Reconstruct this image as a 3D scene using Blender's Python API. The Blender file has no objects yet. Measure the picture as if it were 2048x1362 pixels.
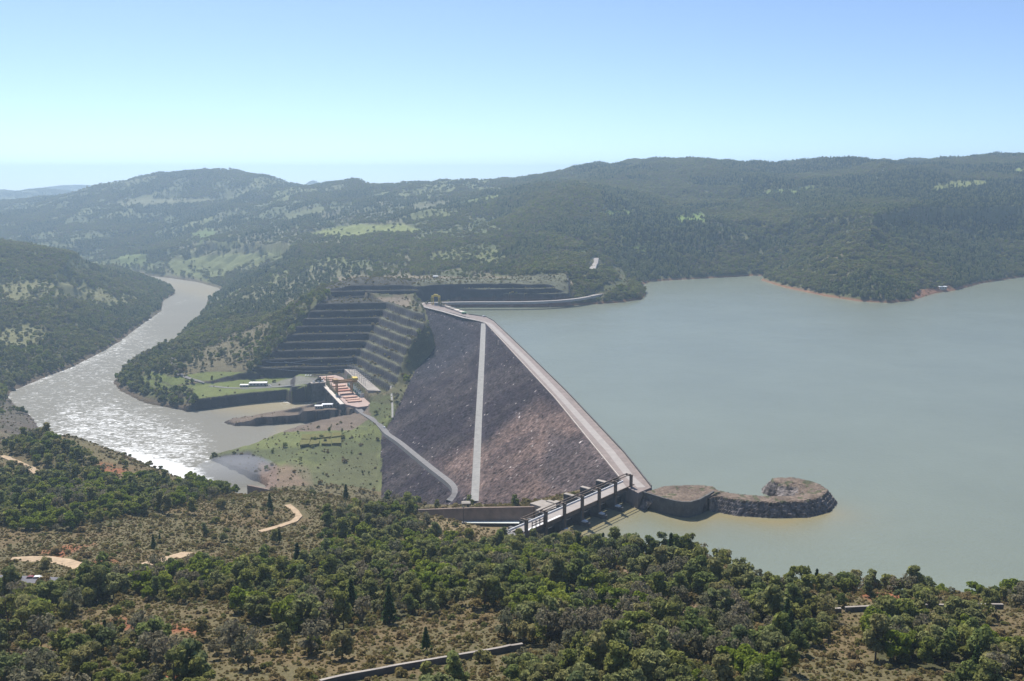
import bpy, bmesh, math, random
import numpy as np
from mathutils import Vector
random.seed(7); RNG = np.random.default_rng(7)
C = bpy.context.scene.collection
scene = bpy.context.scene
# ------------------------------------------------------------------ camera, sky, sun, exposure
FPX = 1900.0; CZ = 238.0; PITCH = math.atan((681-350)/FPX)
cam_d = bpy.data.cameras.new('camera'); cam = bpy.data.objects.new('camera', cam_d); C.objects.link(cam)
cam.location = (0, 0, CZ); cam.rotation_euler = (math.pi/2-PITCH, 0, 0)
cam_d.sensor_width = 36; cam_d.lens = FPX/2048*36; cam_d.clip_start = 1; cam_d.clip_end = 60000
scene.camera = cam
HAZE = 0.000112
SUN_EL = math.radians(52); SUN_AZ = math.radians(-24)      # azimuth measured from +Y towards +X
w = bpy.data.worlds.new('World'); scene.world = w; w.use_nodes = True
nt = w.node_tree; nt.nodes.clear()
sky = nt.nodes.new('ShaderNodeTexSky'); sky.sky_type = 'NISHITA'; sky.sun_disc = False
sky.sun_elevation = SUN_EL; sky.sun_rotation = SUN_AZ
sky.altitude = 500; sky.air_density = 0.65; sky.dust_density = 0.4; sky.ozone_density = 2.7
bg = nt.nodes.new('ShaderNodeBackground'); bg.inputs[1].default_value = 0.127
wo = nt.nodes.new('ShaderNodeOutputWorld')
tco = nt.nodes.new('ShaderNodeTexCoord'); vad = nt.nodes.new('ShaderNodeVectorMath'); vad.operation = 'ADD'; vad.inputs[1].default_value = (0, 0, .03)
nt.links.new(tco.outputs['Generated'], vad.inputs[0]); nt.links.new(vad.outputs[0], sky.inputs[0])      # horizon a little below eye level: the air beyond the last ridges
nt.links.new(sky.outputs[0], bg.inputs[0]); nt.links.new(bg.outputs[0], wo.inputs[0])
sd = bpy.data.lights.new('sun', 'SUN'); sd.energy = 5.0; sd.angle = math.radians(0.5); sd.color = (1, .95, .87)
so = bpy.data.objects.new('sun', sd); C.objects.link(so)
S = Vector((math.cos(SUN_EL)*math.sin(SUN_AZ), math.cos(SUN_EL)*math.cos(SUN_AZ), math.sin(SUN_EL)))
so.rotation_euler = S.to_track_quat('Z', 'Y').to_euler(); so.location = (0, 0, 900)
scene.view_settings.view_transform = 'Standard'; scene.view_settings.look = 'None'
scene.view_settings.exposure = 0.38; scene.view_settings.gamma = 1

# ------------------------------------------------------------------ pixel -> world measuring helpers
cp, sp = math.cos(PITCH), math.sin(PITCH)
def ray(px, py):
    a = (px-1024)/FPX; b = (681-py)/FPX
    return np.array([a, cp+b*sp, -sp+b*cp])
def U(px, py, z=None, D=None):
    d = ray(px, py); t = (z-CZ)/d[2] if z is not None else D/d[1]
    return np.array([0, 0, CZ])+t*d
def proj(X, Y, Z):
    dep = Y*cp-(Z-CZ)*sp; up = Y*sp+(Z-CZ)*cp
    dep = np.where(dep < 1, 1, dep)
    return 1024+FPX*X/dep, 681-FPX*up/dep
# ------------------------------------------------------------------ numpy noise
def vnoise(x, y, seed=0):
    xi = np.floor(x).astype(np.int64); yi = np.floor(y).astype(np.int64)
    fx = x-xi; fy = y-yi; fx = fx*fx*(3-2*fx); fy = fy*fy*(3-2*fy)
    def h(a, b):
        n = (a*374761393+b*668265263+seed*974634777) & 0xffffffff
        n = ((n ^ (n >> 13))*1274126177) & 0xffffffff
        return ((n ^ (n >> 16)) & 0xffff)/65535.0
    return (h(xi, yi)*(1-fx)+h(xi+1, yi)*fx)*(1-fy)+(h(xi, yi+1)*(1-fx)+h(xi+1, yi+1)*fx)*fy
def fbm(x, y, seed=0, o=4, ridged=False):
    s = 0; a = 1; t = 0
    for i in range(o):
        n = vnoise(x*2**i+i*17.3, y*2**i-i*9.1, seed+i)
        if ridged: n = 1-abs(2*n-1)
        s = s+a*n; t += a; a *= .5
    return s/t
def sstep(a, b, x):
    t = np.clip((x-a)/(b-a), 0, 1); return t*t*(3-2*t)
def seg_dist(X, Y, pts, closed=False):
    pts = np.asarray(pts, float)[:, :2]; d2 = np.full(X.shape, 1e18)
    n = len(pts); m = n if closed else n-1
    for i in range(m):
        a = pts[i]; b = pts[(i+1) % n]; v = b-a; L = v@v+1e-9
        t = np.clip(((X-a[0])*v[0]+(Y-a[1])*v[1])/L, 0, 1)
        d2 = np.minimum(d2, (X-a[0]-t*v[0])**2+(Y-a[1]-t*v[1])**2)
    return np.sqrt(d2)
def inside(X, Y, pts):
    pts = np.asarray(pts, float)[:, :2]; r = np.zeros(X.shape, bool); n = len(pts)
    for i in range(n):
        x1, y1 = pts[i]; x2, y2 = pts[(i+1) % n]
        if y1 == y2: continue
        c = (y1 > Y) != (y2 > Y)
        r ^= c & (X < (x2-x1)*(Y-y1)/(y2-y1)+x1)
    return r
def sdist(X, Y, pts):            # negative inside
    d = seg_dist(X, Y, pts, True); return np.where(inside(X, Y, pts), -d, d)

# ------------------------------------------------------------------ measured layout
ZC = 12.0; ZR = -95.0; ZD = -72.0         # dam crest, lower river, powerhouse deck (reservoir is z=0)
crest = [U(1238, 955, ZC), U(1108, 795, ZC), U(970, 645, ZC), U(926, 632, ZC), U(880, 620, ZC), U(848, 613, ZC)]
crest = np.array(crest)                                        # downstream edge of the crest
crest_ext = np.vstack([crest[0]+(crest[0]-crest[1])*.15, crest, crest[-1]+(crest[-1]-crest[-2])*1.5])
KF = 1.74
def side(X, Y):                                               # >0 downstream of the crest line
    best = np.full(X.shape, 1e18); s = np.zeros(X.shape)
    P = crest_ext[:, :2]
    for i in range(len(P)-1):
        a, b = P[i], P[i+1]; v = b-a; L = math.hypot(*v)
        t = np.clip(((X-a[0])*v[0]+(Y-a[1])*v[1])/L/L, 0, 1)
        d = np.hypot(X-a[0]-t*v[0], Y-a[1]-t*v[1])
        c = (v[0]*(Y-a[1])-v[1]*(X-a[0]))/L                    # + to the left of travel = downstream
        s = np.where(d < best, np.where(c > 0, d, -d), s); best = np.minimum(best, d)
    return s
def damz(X, Y):
    return ZC-np.maximum(side(X, Y), 0)/KF
def cast(px, py, H, t0=150., t1=9000.):
    d = ray(px, py); ts = np.geomspace(t0, t1, 500)
    g = CZ+ts*d[2]-H(ts*d[0], ts*d[1])
    i = np.argmax(g < 0)
    if g[i] >= 0: i = len(ts)-1
    a, b = ts[max(i-1, 0)], ts[i]
    for _ in range(2):
        tt = np.linspace(a, b, 25); g = CZ+tt*d[2]-H(tt*d[0], tt*d[1]); j = max(int(np.argmax(g < 0)), 1); a, b = tt[j-1], tt[j]
    t = (a+b)/2; return np.array([0, 0, CZ])+t*d
foot_px = [(765, 866), (765, 1000), (800, 1004), (850, 1009), (900, 1010), (955, 1008), (1000, 1008), (1060, 1002), (1110, 993), (1160, 984), (1205, 968), (1240, 952)]
foot_l = [(848, 616), (858, 645), (848, 670), (872, 690), (858, 712), (832, 740), (808, 790), (786, 838), (765, 866)]
foot = [cast(x, y, damz) for x, y in foot_px]; footl = [cast(x, y, damz) for x, y in foot_l]
back = [crest[0]+np.array([25, 3, 0]), crest[2]+np.array([22, 2, 0]), crest[-1]+np.array([15, 8, 0])]
FOOT = np.array(foot+back+footl)[:, :2]

res_px = [(900, 613.5), (1000, 613), (1100, 613), (1190, 608), (1240, 605), (1283, 598), (1292, 588), (1280, 572), (1300, 563),
          (1400, 557), (1460, 554), (1505, 551), (1535, 552), (1522, 560), (1570, 575), (1650, 592), (1720, 603), (1780, 606), (1822, 601), (1872, 586), (1908, 581), (1960, 567), (2048, 553), (2300, 546), (2700, 552)]
RES = [U(x, y, ZC)[:2]+np.array([-4., 0]) for x, y in [(1303, 974), (1250, 906), (1134, 783), (1050, 701), (988, 642), (973, 634), (938, 629), (921, 622), (897, 612)]]
RES += [U(x, y, 0)[:2] for x, y in res_px]
RES += [np.array(p) for p in [(1700, 900), (900, 560), (520, 500), (330, 470), (220, 480), (150, 500), (90, 515), (62, 560), (44, 604)]]
RES += [np.array([84, 668])]
RES = np.array(RES)
PO = U(650, 766, ZD)[:2]; PV = U(690, 808, ZD)[:2]-PO; PV = PV/np.hypot(*PV); PN = np.array([-PV[1], PV[0]])
riv_px = [(275, 553), (300, 562), (345, 578), (350, 587), (326, 602), (322, 622), (282, 650), (240, 682), (195, 708), (140, 736), (95, 752), (20, 784), (15, 795), (25, 808), (60, 832), (80, 862)]
riv_px2 = [(415, 915), (500, 896), (560, 879), (640, 861), (700, 851), (722, 842), (722, 838), (600, 845), (520, 850), (470, 852), (447, 845), (470, 838), 'N', (290, 806), (240, 781), (228, 765), (250, 736), (290, 715), (345, 690), (385, 645), (412, 620), (415, 600), (445, 585), (438, 576), (395, 564), (340, 556), (290, 551)]
RIV = [U(x, y, ZR)[:2] for x, y in riv_px]
RIV += [np.array(p) for p in [(-500, 1120), (-440, 1060), (-400, 1010), (-360, 960), (-290, 930), (-262, 950), (-262, 985)]]
for q_ in riv_px2:
    if q_ == 'N':
        RIV += [U(500, 829, -86)[:2]+np.array([0, 4]), U(530, 823, -84)[:2]+np.array([0, 4]), U(600, 815, -80)[:2]+np.array([0, 4]), U(655, 809, -79)[:2]+np.array([0, 5])]
        RIV += [PO+PV*145-PN*7, PO+PV*145-PN*1, PO-PV*8-PN*1, U(648, 770, ZD)[:2], U(583, 776, ZD)[:2]]+[U(x, y, -79)[:2] for x, y in [(572,779.5),(540,782),(480,788),(420,796),(375,801)]]
    else: RIV.append(U(q_[0], q_[1], ZR)[:2])
RIV += [np.array([-1300, 3300]), np.array([-1500, 3300])]
RIV = np.array(RIV)

# natural ground control points: (px,py,D) measured at forward distance D
cpD = [(0,1400,240),(500,1400,240),(1000,1400,242),(1500,1400,245),(2048,1400,250),(0,1300,300),(500,1300,298),(1000,1300,300),(1500,1300,300),(2048,1300,305),
 (0,1250,335),(600,1250,332),(1200,1250,330),(1700,1250,335),(2048,1225,350),(1750,1190,372),(1500,1190,372),(0,1161,421),(250,1160,421),(500,1160,425),(1000,1160,425),(1300,1160,405),
 (0,1100,500),(300,1060,560),(250,1100,505),(560,1060,575),(760,1080,545),(950,1095,545),(540,985,705),(420,1000,690),(330,962,752),(200,908,815),(130,872,868),(200,960,740),(60,950,760),(0,1010,640),(0,900,840),(120,1010,640),
 (700,1005,672),(640,990,700),(700,1050,590),(850,1050,610),
 (0,600,1950),(0,700,1650),(150,650,1850),(-200,650,1800),(-300,560,2100),(0,500,2300),(130,507,2400),(200,530,2500),(270,556,2680),(100,560,2150),(-200,480,2300),
 (0,455,4300),(100,425,4700),(150,385,5250),(200,380,5150),(200,400,4800),(300,360,5100),(430,348,5000),(520,358,5000),(430,400,4500),(430,450,3900),(300,500,3500),(150,490,3800),(30,470,4200),(-200,470,4600),
 (560,370,5000),(600,381,4950),(600,450,3500),(660,376,4700),(700,372,4600),(750,380,4600),(620,500,2700),(500,520,2900),(560,570,2350),(450,600,2150),(600,620,1850),(645,578,1790),(500,655,1790),(450,700,1620),(380,740,1480),(300,762,1428),
 (750,450,3100),(700,520,2350),(900,550,1950),(900,520,2150),(900,450,2800),(900,400,3600),(900,374,4300),(820,376,4400),(1000,376,4000),(1000,450,2700),
 (1100,354,3950),(1160,336,3950),(1250,330,3900),(1350,320,3850),(1450,328,3850),(1350,400,3000),(1120,390,2750),(1050,430,2600),(1200,450,2500),(1200,500,2150),(1200,550,1900),(1240,560,1830),
 (1400,450,2500),(1400,500,2230),(1500,332,3800),(1600,330,3800),(1650,320,3750),(1750,318,3700),(1850,322,3700),(1900,317,3650),(2048,319,3500),(1600,400,2900),(1600,450,2500),(1560,520,2120),(1480,530,2080),
 (1650,510,1950),(1780,475,1900),(1750,560,1690),(1620,560,1860),(1900,500,1960),(1950,540,1990),(2048,480,2150),(2048,400,2700),(1900,400,2800),(2300,320,3500),(2300,480,2200),(2400,400,2700),(1750,430,2350),
 (1130,562,1800),(1060,561,1795)]
cpZ = [(660,600,24),(650,580,30),(700,558,40),(800,557,40),(900,557,40),(1000,557,40),(760,603,20),(800,606,16),(690,602,23),(1100,600,16),(1180,597,12),(1250,588,6),(1250,575,14),
 (390,772,-79),(450,774,-79),(560,768,-78),(350,755,-70),(600,880,-84),(700,880,-83),(650,920,-85),(740,990,-84),(560,940,-86),(700,970,-85),(560,900,-88),(740,860,-80),
 (760,835,-76),(740,815,-72),(100,760,-90),(60,900,-60),(0,850,-50),(0,800,-88),(40,845,-82),(700,825,-78),(600,826,-80),(790,1015,-72),(840,1030,-40)]
W = [(-900,900,0),(-1000,600,30),(-700,300,80),(700,250,88),(800,400,60),(-350,860,-30),(-300,880,-75),(-250,900,-83),(-200,870,-75),(-130,800,-60),(-40,690,-14),(-300,800,-20),(0,0,118),(0,150,102),(-250,100,110),(250,100,110),
     (100,440,50),(200,425,41),(300,420,39),(60,480,38),(120,480,18),(200,465,12),(320,450,12),(150,520,-8),(300,500,-12),(50,540,14),(-1500,3000,-70),(-1400,3600,-60),(-2400,3300,-60),(-2600,6500,-60),(-1500,7500,-50),(-1800,6300,-30),
     (0,6500,60),(2000,6500,180),(4500,6500,200),(2500,9000,120),(0,9000,60),(-5000,8500,10),(-3000,9500,10),(-4200,5200,40),(-3500,11000,0),(-1000,6500,90)]
LA0 = U(500, 750, -74)[:2]; LA1 = U(700, 746, -74)[:2]; dA = (LA1-LA0)/np.hypot(*(LA1-LA0)); nA = np.array([-dA[1], dA[0]])
LB0 = U(706, 748, -74)[:2]; LB1 = U(776, 786, -74)[:2]; dB = (LB1-LB0)/np.hypot(*(LB1-LB0)); nB = np.array([-dB[1], dB[0]])
LC0 = U(640, 601, 18)[:2]; LC1 = U(1140, 597, 14)[:2]; dC = (LC1-LC0)/np.hypot(*(LC1-LC0)); nC = np.array([-dC[1], dC[0]])
def planeA(X, Y): return -74+((X-LA0[0])*nA[0]+(Y-LA0[1])*nA[1])*.66
def planeB(X, Y): return -74+((X-LB0[0])*nB[0]+(Y-LB0[1])*nB[1])*.86
cutL = [(500,750),(520,733),(556,698),(590,662),(618,632),(648,600)]; cutR = [(852,640),(850,656),(826,684),(806,722),(794,770)]
SPIT = np.array([U(x, y, -86)[:2] for x, y in [(425,860),(440,830),(500,815),(560,818),(625,815),(625,850),(560,856),(500,866)]])
def blocks():
    P = [];
    for x, y, D in cpD: P.append(U(x, y, D=D))
    for x, y, z in cpZ: P.append(U(x, y, z))
    for q in W: P.append(np.array(q, float))
    for q in foot: P.append(q+np.array([0, 0, 0.5]))
    for q in footl[1:-1]: P.append(q+np.array([-6, 0, 3]))
    for x, y in cutR: P.append(cast(x, y, planeB)+np.array([3, -2, 3.]))
    for t in (0.02, .15, .3, .45, .6, .75, .9): q = LC0+(LC1-LC0)*t+nC*40; P.append(np.array([q[0], q[1], 42. if t > .05 else 34]))
    for x, y in cutL[1:]: P.append(cast(x, y, planeA)+np.array([-3, 0, 2.]))
    return np.array(P)
CPTS = blocks()
def warp(X, Y):
    Yc = np.maximum(Y, -60)+160.
    return 2.2*X/Yc, 1.6*np.log(Yc)
cu, cv = warp(CPTS[:, 0], CPTS[:, 1]); N_ = len(CPTS)
def tphi(r2): return .5*r2*np.log(r2+1e-12)
A_ = np.zeros((N_+3, N_+3)); A_[:N_, :N_] = tphi((cu[:, None]-cu)**2+(cv[:, None]-cv)**2)+np.eye(N_)*2e-4
A_[:N_, N_] = 1; A_[:N_, N_+1] = cu; A_[:N_, N_+2] = cv; A_[N_:, :N_] = A_[:N_, N_:].T
TW = np.linalg.solve(A_, np.concatenate([CPTS[:, 2], [0, 0, 0]]))
def tps(X, Y):
    u, v = warp(X, Y); out = np.empty(u.shape); uf = u.ravel(); vf = v.ravel(); o = np.empty(uf.shape)
    for i in range(0, len(uf), 60000):
        a = uf[i:i+60000, None]-cu; b = vf[i:i+60000, None]-cv
        o[i:i+60000] = tphi(a*a+b*b)@TW[:N_]+TW[N_]+TW[N_+1]*uf[i:i+60000]+TW[N_+2]*vf[i:i+60000]
    return o.reshape(u.shape)
# powerhouse frame: O origin, v along the front (towards the camera), n inland
PO = U(650, 766, ZD)[:2]; PV = U(690, 808, ZD)[:2]-PO; PV = PV/np.hypot(*PV); PN = np.array([-PV[1], PV[0]])
def ph(s, n): q = PO+PV*s+PN*n; return q[0], q[1]
LA0 = U(500, 750, -74)[:2]; LA1 = U(700, 746, -74)[:2]; dA = (LA1-LA0)/np.hypot(*(LA1-LA0)); nA = np.array([-dA[1], dA[0]])
LB0 = U(706, 748, -74)[:2]; LB1 = U(776, 786, -74)[:2]; dB = (LB1-LB0)/np.hypot(*(LB1-LB0)); nB = np.array([-dB[1], dB[0]])
LC0 = U(640, 601, 18)[:2]; LC1 = U(1140, 597, 14)[:2]; dC = (LC1-LC0)/np.hypot(*(LC1-LC0)); nC = np.array([-dC[1], dC[0]])
CUT = np.array([cast(x, y, planeA)[:2] for x, y in cutL]+[U(x, y, 24)[:2] for x, y in [(670,592),(742,594),(800,604),(838,612)]]+[cast(x, y, planeB)[:2] for x, y in cutR]+[np.array(ph(150, 54)), np.array(ph(75, 50)), np.array([-255, 1450.]), np.array([-300., 1450.])])
CUTC = np.vstack([LC0-nC*6, LC1-nC*6, LC1+nC*120+dC*20, LC0+nC*140])
def terr(h, z0, st, rf, base):
    q = (h-z0)/st; i = np.floor(q); f = q-i
    return z0+st*(i+np.where(f < rf, f/rf*.94, .94+.06*(f-rf)/(1-rf)))
PADS = [([(392,772),(480,760),(590,755),(590,778),(540,781),(480,787),(400,797),(365,790)], -79, 7, 5.), ([(590,752),(600,748),(645,750),(700,745),(704,760),(652,768),(590,773)], -72, 7, 5.),
        ([(560,829),(600,817),(650,811),(692,808),(715,800),(740,818),(722,830),(640,832)], -80.0, 3, 5.),
        ([(500,838),(560,826),(600,824),(600,836),(520,846)], -85, 4, 9.)]
PADS.append(([(836,613),(848,603.5),(900,601.5),(1000,602),(1000,604.5),(905,607),(890,616),(860,617)], 11.3, 12, 5.))
PADS = [(np.array([U(x, y, z)[:2] for x, y in p]), z, w_, e) for p, z, w_, e in PADS]
PDK = np.array([ph(-60, 0), ph(160, 0), ph(168, 12), ph(160, 34), ph(-60, 34)])
TER = np.array([ph(-34, 33), ph(140, 33), ph(146, 57), ph(-28, 57)])
# bridge frame: s along the bridge from its near end, q downstream
B0 = U(1049, 1067, 11.5)[:2]; B1 = U(1258.5, 974, 11.5)[:2]; BL = math.hypot(*(B1-B0)); BE = (B1-B0)/BL; BQ = np.array([-BE[1], BE[0]])
def bq(s, q): p = B0+BE*s+BQ*q; return p[0], p[1]
CW1 = U(1068, 1013, -1)[:2]; CW2 = U(838, 1019, -28)[:2]; CW3 = np.array([-268., 925.])
CN1 = np.array(bq(2, 8)); CN2 = CW2+np.array([-26., -34.]); CN3 = CW3+np.array([-30., -30.])
CHP = np.array([bq(1, -9), bq(BL-1, -9), bq(BL-2, 12), bq(BL-8, 26), bq(BL-22, 32), CW1, CW2, CW3, CN3, CN2, CN1])
def chz(X, Y):
    t = (Y-CW1[1])*.7-(X-CW1[0])*.7; L2 = (CW2[1]-CW1[1])*.7-(CW2[0]-CW1[0])*.7; L3 = (CW3[1]-CW1[1])*.7-(CW3[0]-CW1[0])*.7
    return np.interp(t, [-20, 0, L2, L3], [-11, -12, -38, -88])
def ground(X, Y, detail=True):
    X = np.asarray(X, float); Y = np.asarray(Y, float)
    h = tps(X, Y)
    far = sstep(1750, 3200, Y); sun_ = sstep(1500, 2000, np.hypot(X*.6, Y))
    h = h-15*sstep(2800, 3600, Y)*sstep(-200, 200, X)
    h = h+far*((fbm(X/520, Y/700, 3, 5, True)-.55)*62)+far*(fbm(X/130, Y/170, 9, 3, True)-.5)*26
    for rx_, ry_, rz_, rw_, rd_ in ((-4150, 8500, 116, 420, 900), (-4700, 8600, 108, 500, 900), (-5600, 8600, 112, 800, 900), (-3700, 8300, 62, 500, 900), (-5200, 11500, 112, 900, 900), (-2166, 10500, 172, 150, 700), (-2250, 10300, 122, 420, 900)):
        h = np.where(Y > 7000, np.maximum(h, rz_*1.6*np.exp(-((X-rx_)/rw_)**2-((Y-ry_)/rd_)**2)-rz_*.6), h)
    left = sstep(-380, -560, X)*(1-far)*sstep(1300, 1500, Y)
    h = h+left*(fbm(X/160, Y/160, 12, 4, True)-.5)*16
    near = 1-sstep(700, 950, Y)
    h = h+near*((fbm(X/70, Y/70, 5, 4)-.5)*5.0)
    # rock excavation benches
    m = inside(X, Y, CUT); 
    wob = (fbm(X/38, Y/38, 31, 4)-.5)*15
    zA = -74+((X-LA0[0])*nA[0]+(Y-LA0[1])*nA[1]+wob)*.66
    zB = -74+((X-LB0[0])*nB[0]+(Y-LB0[1])*nB[1]+wob*.6)*.86
    hc = np.maximum(np.maximum(zA, zB), -73.9)
    ht = np.where(hc > -73.8, terr(hc, -74, 10.6, .22, 0), -74)
    ed = seg_dist(X, Y, CUT, True)
    h = np.where(m, np.where(hc < 21, ht, np.minimum(h, 22)), h)
    mc = inside(X, Y, CUTC)
    wob2 = (fbm(X/40, Y/40, 37, 3)-.5)*16
    zc = 15+((X-LC0[0])*nC[0]+(Y-LC0[1])*nC[1]+wob2)*.72
    zc = np.maximum(zc, 15)
    zc = np.where(zc > 15.01, terr(zc, 15, 8.6, .3, 0), 15)
    h = np.where(mc, np.minimum(h, zc), h)
    # level pads
    for P, z, w_, e in PADS:
        d = sdist(X, Y, P)
        t = np.where(d < 0, 1., 0.); rise = np.clip(d/w_, 0, 1)
        h = np.where(d < 0, z, np.where(d < w_, z*(1-rise)+h*rise, h))
    # dam footprint: ground under the fill
    dz = damz(X, Y); df = sdist(X, Y, FOOT)
    h = np.where(df < 0, np.minimum(h, dz-4-.0*df), h)
    rim = (df >= 0) & (df < 10) & (side(X, Y) > 3) & (dz < 8)
    h = np.where(rim, np.where(X < -100, np.maximum(h, dz+.6), np.minimum(np.maximum(h, dz-.5), dz+2.5)), h)
    # rivers and reservoir
    db = sdist(X, Y, RIV)
    jit = (fbm(X/9, Y/9, 41, 3)-.5)*5
    h = np.where((db > -12) & (db < 200) & ((X < -470) | ((Y > 1500) & (X < -250))) & ~inside(X, Y, CUT), np.minimum(h, ZR+1.5+np.maximum(db, 0)*(.42+(fbm(X/40, Y/40, 45, 2)-.4)*.2)), h)
    sa = U(447, 846, -88)[:2]; sb = U(575, 832, -82)[:2]; sL = np.hypot(*(sb-sa)); tt = ((X-sa[0])*(sb-sa)[0]+(Y-sa[1])*(sb-sa)[1])/sL/sL
    h = np.where(inside(X, Y, SPIT), np.minimum(h, ZR+1+18*sstep(-.1, 1.15, tt)+(fbm(X/7, Y/7, 46, 2)-.5)*3), h)
    db = db+jit*np.where(np.abs(db) < 12, 1, 0)
    h = np.where(db < 0, np.minimum(ZR-.4+db*.35, h), np.maximum(h, ZR+.5+np.minimum(db*.5, 3)))
    h = np.where(db < -12, ZR-5, h)
    dr = sdist(X, Y, RES); dr = dr+jit*.6*np.where((np.abs(dr) < 8) & (Y > 1250), 1, 0)
    natl = np.maximum(np.where(dr > 0, 1.2+dr*.42+(fbm(X/40, Y/40, 44, 2)-.4)*dr*.2, 0), 0)
    h = np.where((dr > -12) & (dr < 260) & (Y > 1250) & ~inside(X, Y, CUTC) & (X > -20), np.minimum(h, natl), h)
    h = np.where((dr > -12) & (dr < 200) & (Y < 620), np.minimum(h, 1+np.maximum(dr, 0)*.95), h)
    rr = (dr > 0) & (dr < 50) & (h > -25) & ~((side(X, Y) > -2) & (Y < 1650) & (X < 150) & (dr < 90)) & (X > -170)
    h = np.where(dr < 0, np.minimum(-.4+dr*.5, h), np.where(rr, np.maximum(h, .5+np.minimum(dr*.6, 8)), h))
    h = np.where(dr < -14, -7.5, h)
    # spillway chute corridor
    dc = sdist(X, Y, CHP)
    h = np.where((dc < 1.5), np.minimum(h, chz(X, Y)-2.5), h)
    h = np.where((np.hypot(X-92, Y-676) < 42) & (X > 50), np.minimum(h, -4), h)
    h = np.where(inside(X, Y, TER), np.minimum(h, -61), h)
    dk = sdist(X, Y, PDK)
    h = np.where(dk < 0, ZD-3, h)
    return h
# ------------------------------------------------------------------ materials
def mat(name, base=(.5, .5, .5), rough=.9, var=.25, scale=.3, bump=0., metal=0., detail=6, spec=.3, col2=None):
    m = bpy.data.materials.new(name); m.use_nodes = True; t = m.node_tree; b = t.nodes['Principled BSDF']
    b.inputs['Roughness'].default_value = rough; b.inputs['Metallic'].default_value = metal
    b.inputs['Specular IOR Level'].default_value = spec
    g = t.nodes.new('ShaderNodeNewGeometry'); n = t.nodes.new('ShaderNodeTexNoise')
    n.inputs['Scale'].default_value = scale; n.inputs['Detail'].default_value = detail; n.inputs['Roughness'].default_value = .65
    t.links.new(g.outputs['Position'], n.inputs['Vector'])
    r = t.nodes.new('ShaderNodeValToRGB'); c2 = col2 or base
    r.color_ramp.elements[0].position = .3; r.color_ramp.elements[1].position = .7
    r.color_ramp.elements[0].color = tuple(max(0, c*(1-var)) for c in base)+(1,)
    r.color_ramp.elements[1].color = tuple(min(1, c*(1+var)) for c in c2)+(1,)
    t.links.new(n.outputs['Fac'], r.inputs['Fac']); t.links.new(r.outputs[0], b.inputs['Base Color'])
    if bump:
        bp = t.nodes.new('ShaderNodeBump'); bp.inputs['Distance'].default_value = bump
        t.links.new(n.outputs['Fac'], bp.inputs['Height']); t.links.new(bp.outputs[0], b.inputs['Normal'])
    return m
def attr_mat(name, attr='cover', rough=.95, s1=.5, s2=.06, bump=.5, lo=.62, hi=1.35):
    m = bpy.data.materials.new(name); m.use_nodes = True; t = m.node_tree; b = t.nodes['Principled BSDF']
    b.inputs['Roughness'].default_value = rough; b.inputs['Specular IOR Level'].default_value = .15
    a = t.nodes.new('ShaderNodeAttribute'); a.attribute_name = attr
    g = t.nodes.new('ShaderNodeNewGeometry'); last = a.outputs['Color']; ns = []
    for sc, l, h_ in ((s1, lo, hi), (s2, .78, 1.22)):
        n = t.nodes.new('ShaderNodeTexNoise'); n.inputs['Scale'].default_value = sc; n.inputs['Detail'].default_value = 6; n.inputs['Roughness'].default_value = .7
        t.links.new(g.outputs['Position'], n.inputs['Vector'])
        mr = t.nodes.new('ShaderNodeMapRange'); mr.inputs['From Min'].default_value = .3; mr.inputs['From Max'].default_value = .7
        mr.inputs['To Min'].default_value = l; mr.inputs['To Max'].default_value = h_; t.links.new(n.outputs['Fac'], mr.inputs['Value'])
        mx = t.nodes.new('ShaderNodeVectorMath'); mx.operation = 'SCALE'
        t.links.new(last, mx.inputs[0]); t.links.new(mr.outputs[0], mx.inputs['Scale']); last = mx.outputs[0]; ns.append(n)
    t.links.new(last, b.inputs['Base Color'])
    bp = t.nodes.new('ShaderNodeBump'); bp.inputs['Distance'].default_value = bump; t.links.new(ns[0].outputs['Fac'], bp.inputs['Height']); t.links.new(bp.outputs[0], b.inputs['Normal'])
    return m
def leaf_mat(name, cols):
    m = bpy.data.materials.new(name); m.use_nodes = True; t = m.node_tree; t.nodes.clear()
    o = t.nodes.new('ShaderNodeOutputMaterial'); oi = t.nodes.new('ShaderNodeObjectInfo'); r = t.nodes.new('ShaderNodeValToRGB')
    e = r.color_ramp.elements
    while len(e) < len(cols): e.new(.5)
    for i, c in enumerate(cols): e[i].position = i/(len(cols)-1); e[i].color = tuple(c)+(1,)
    g = t.nodes.new('ShaderNodeNewGeometry'); ri = t.nodes.new('ShaderNodeMapRange'); ri.inputs['To Min'].default_value = .6; ri.inputs['To Max'].default_value = 1.4
    t.links.new(g.outputs['Random Per Island'], ri.inputs['Value'])
    mx = t.nodes.new('ShaderNodeVectorMath'); mx.operation = 'SCALE'
    t.links.new(oi.outputs['Random'], r.inputs['Fac']); t.links.new(r.outputs[0], mx.inputs[0]); t.links.new(ri.outputs[0], mx.inputs['Scale'])
    d = t.nodes.new('ShaderNodeBsdfDiffuse'); tr = t.nodes.new('ShaderNodeBsdfTranslucent'); ms = t.nodes.new('ShaderNodeMixShader'); ms.inputs[0].default_value = .45
    for q in (d, tr): t.links.new(mx.outputs[0], q.inputs['Color'])
    t.links.new(d.outputs[0], ms.inputs[1]); t.links.new(tr.outputs[0], ms.inputs[2]); t.links.new(ms.outputs[0], o.inputs['Surface'])
    return m
M = {}
M['terrain'] = attr_mat('terrain_ground', s1=.9, s2=.06, bump=.6, lo=.5, hi=1.5)
M['rockfill'] = attr_mat('rockfill', s1=.55, s2=.04, bump=.7, lo=.45, hi=1.6)
M['asphalt'] = mat('asphalt', (.2, .19, .185), .95, .15, .2)
M['crest_road'] = mat('crest_road', (.36, .325, .30), .95, .12, .15)
M['crest_shoulder'] = mat('crest_shoulder', (.25, .205, .185), .95, .2, .2)
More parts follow.
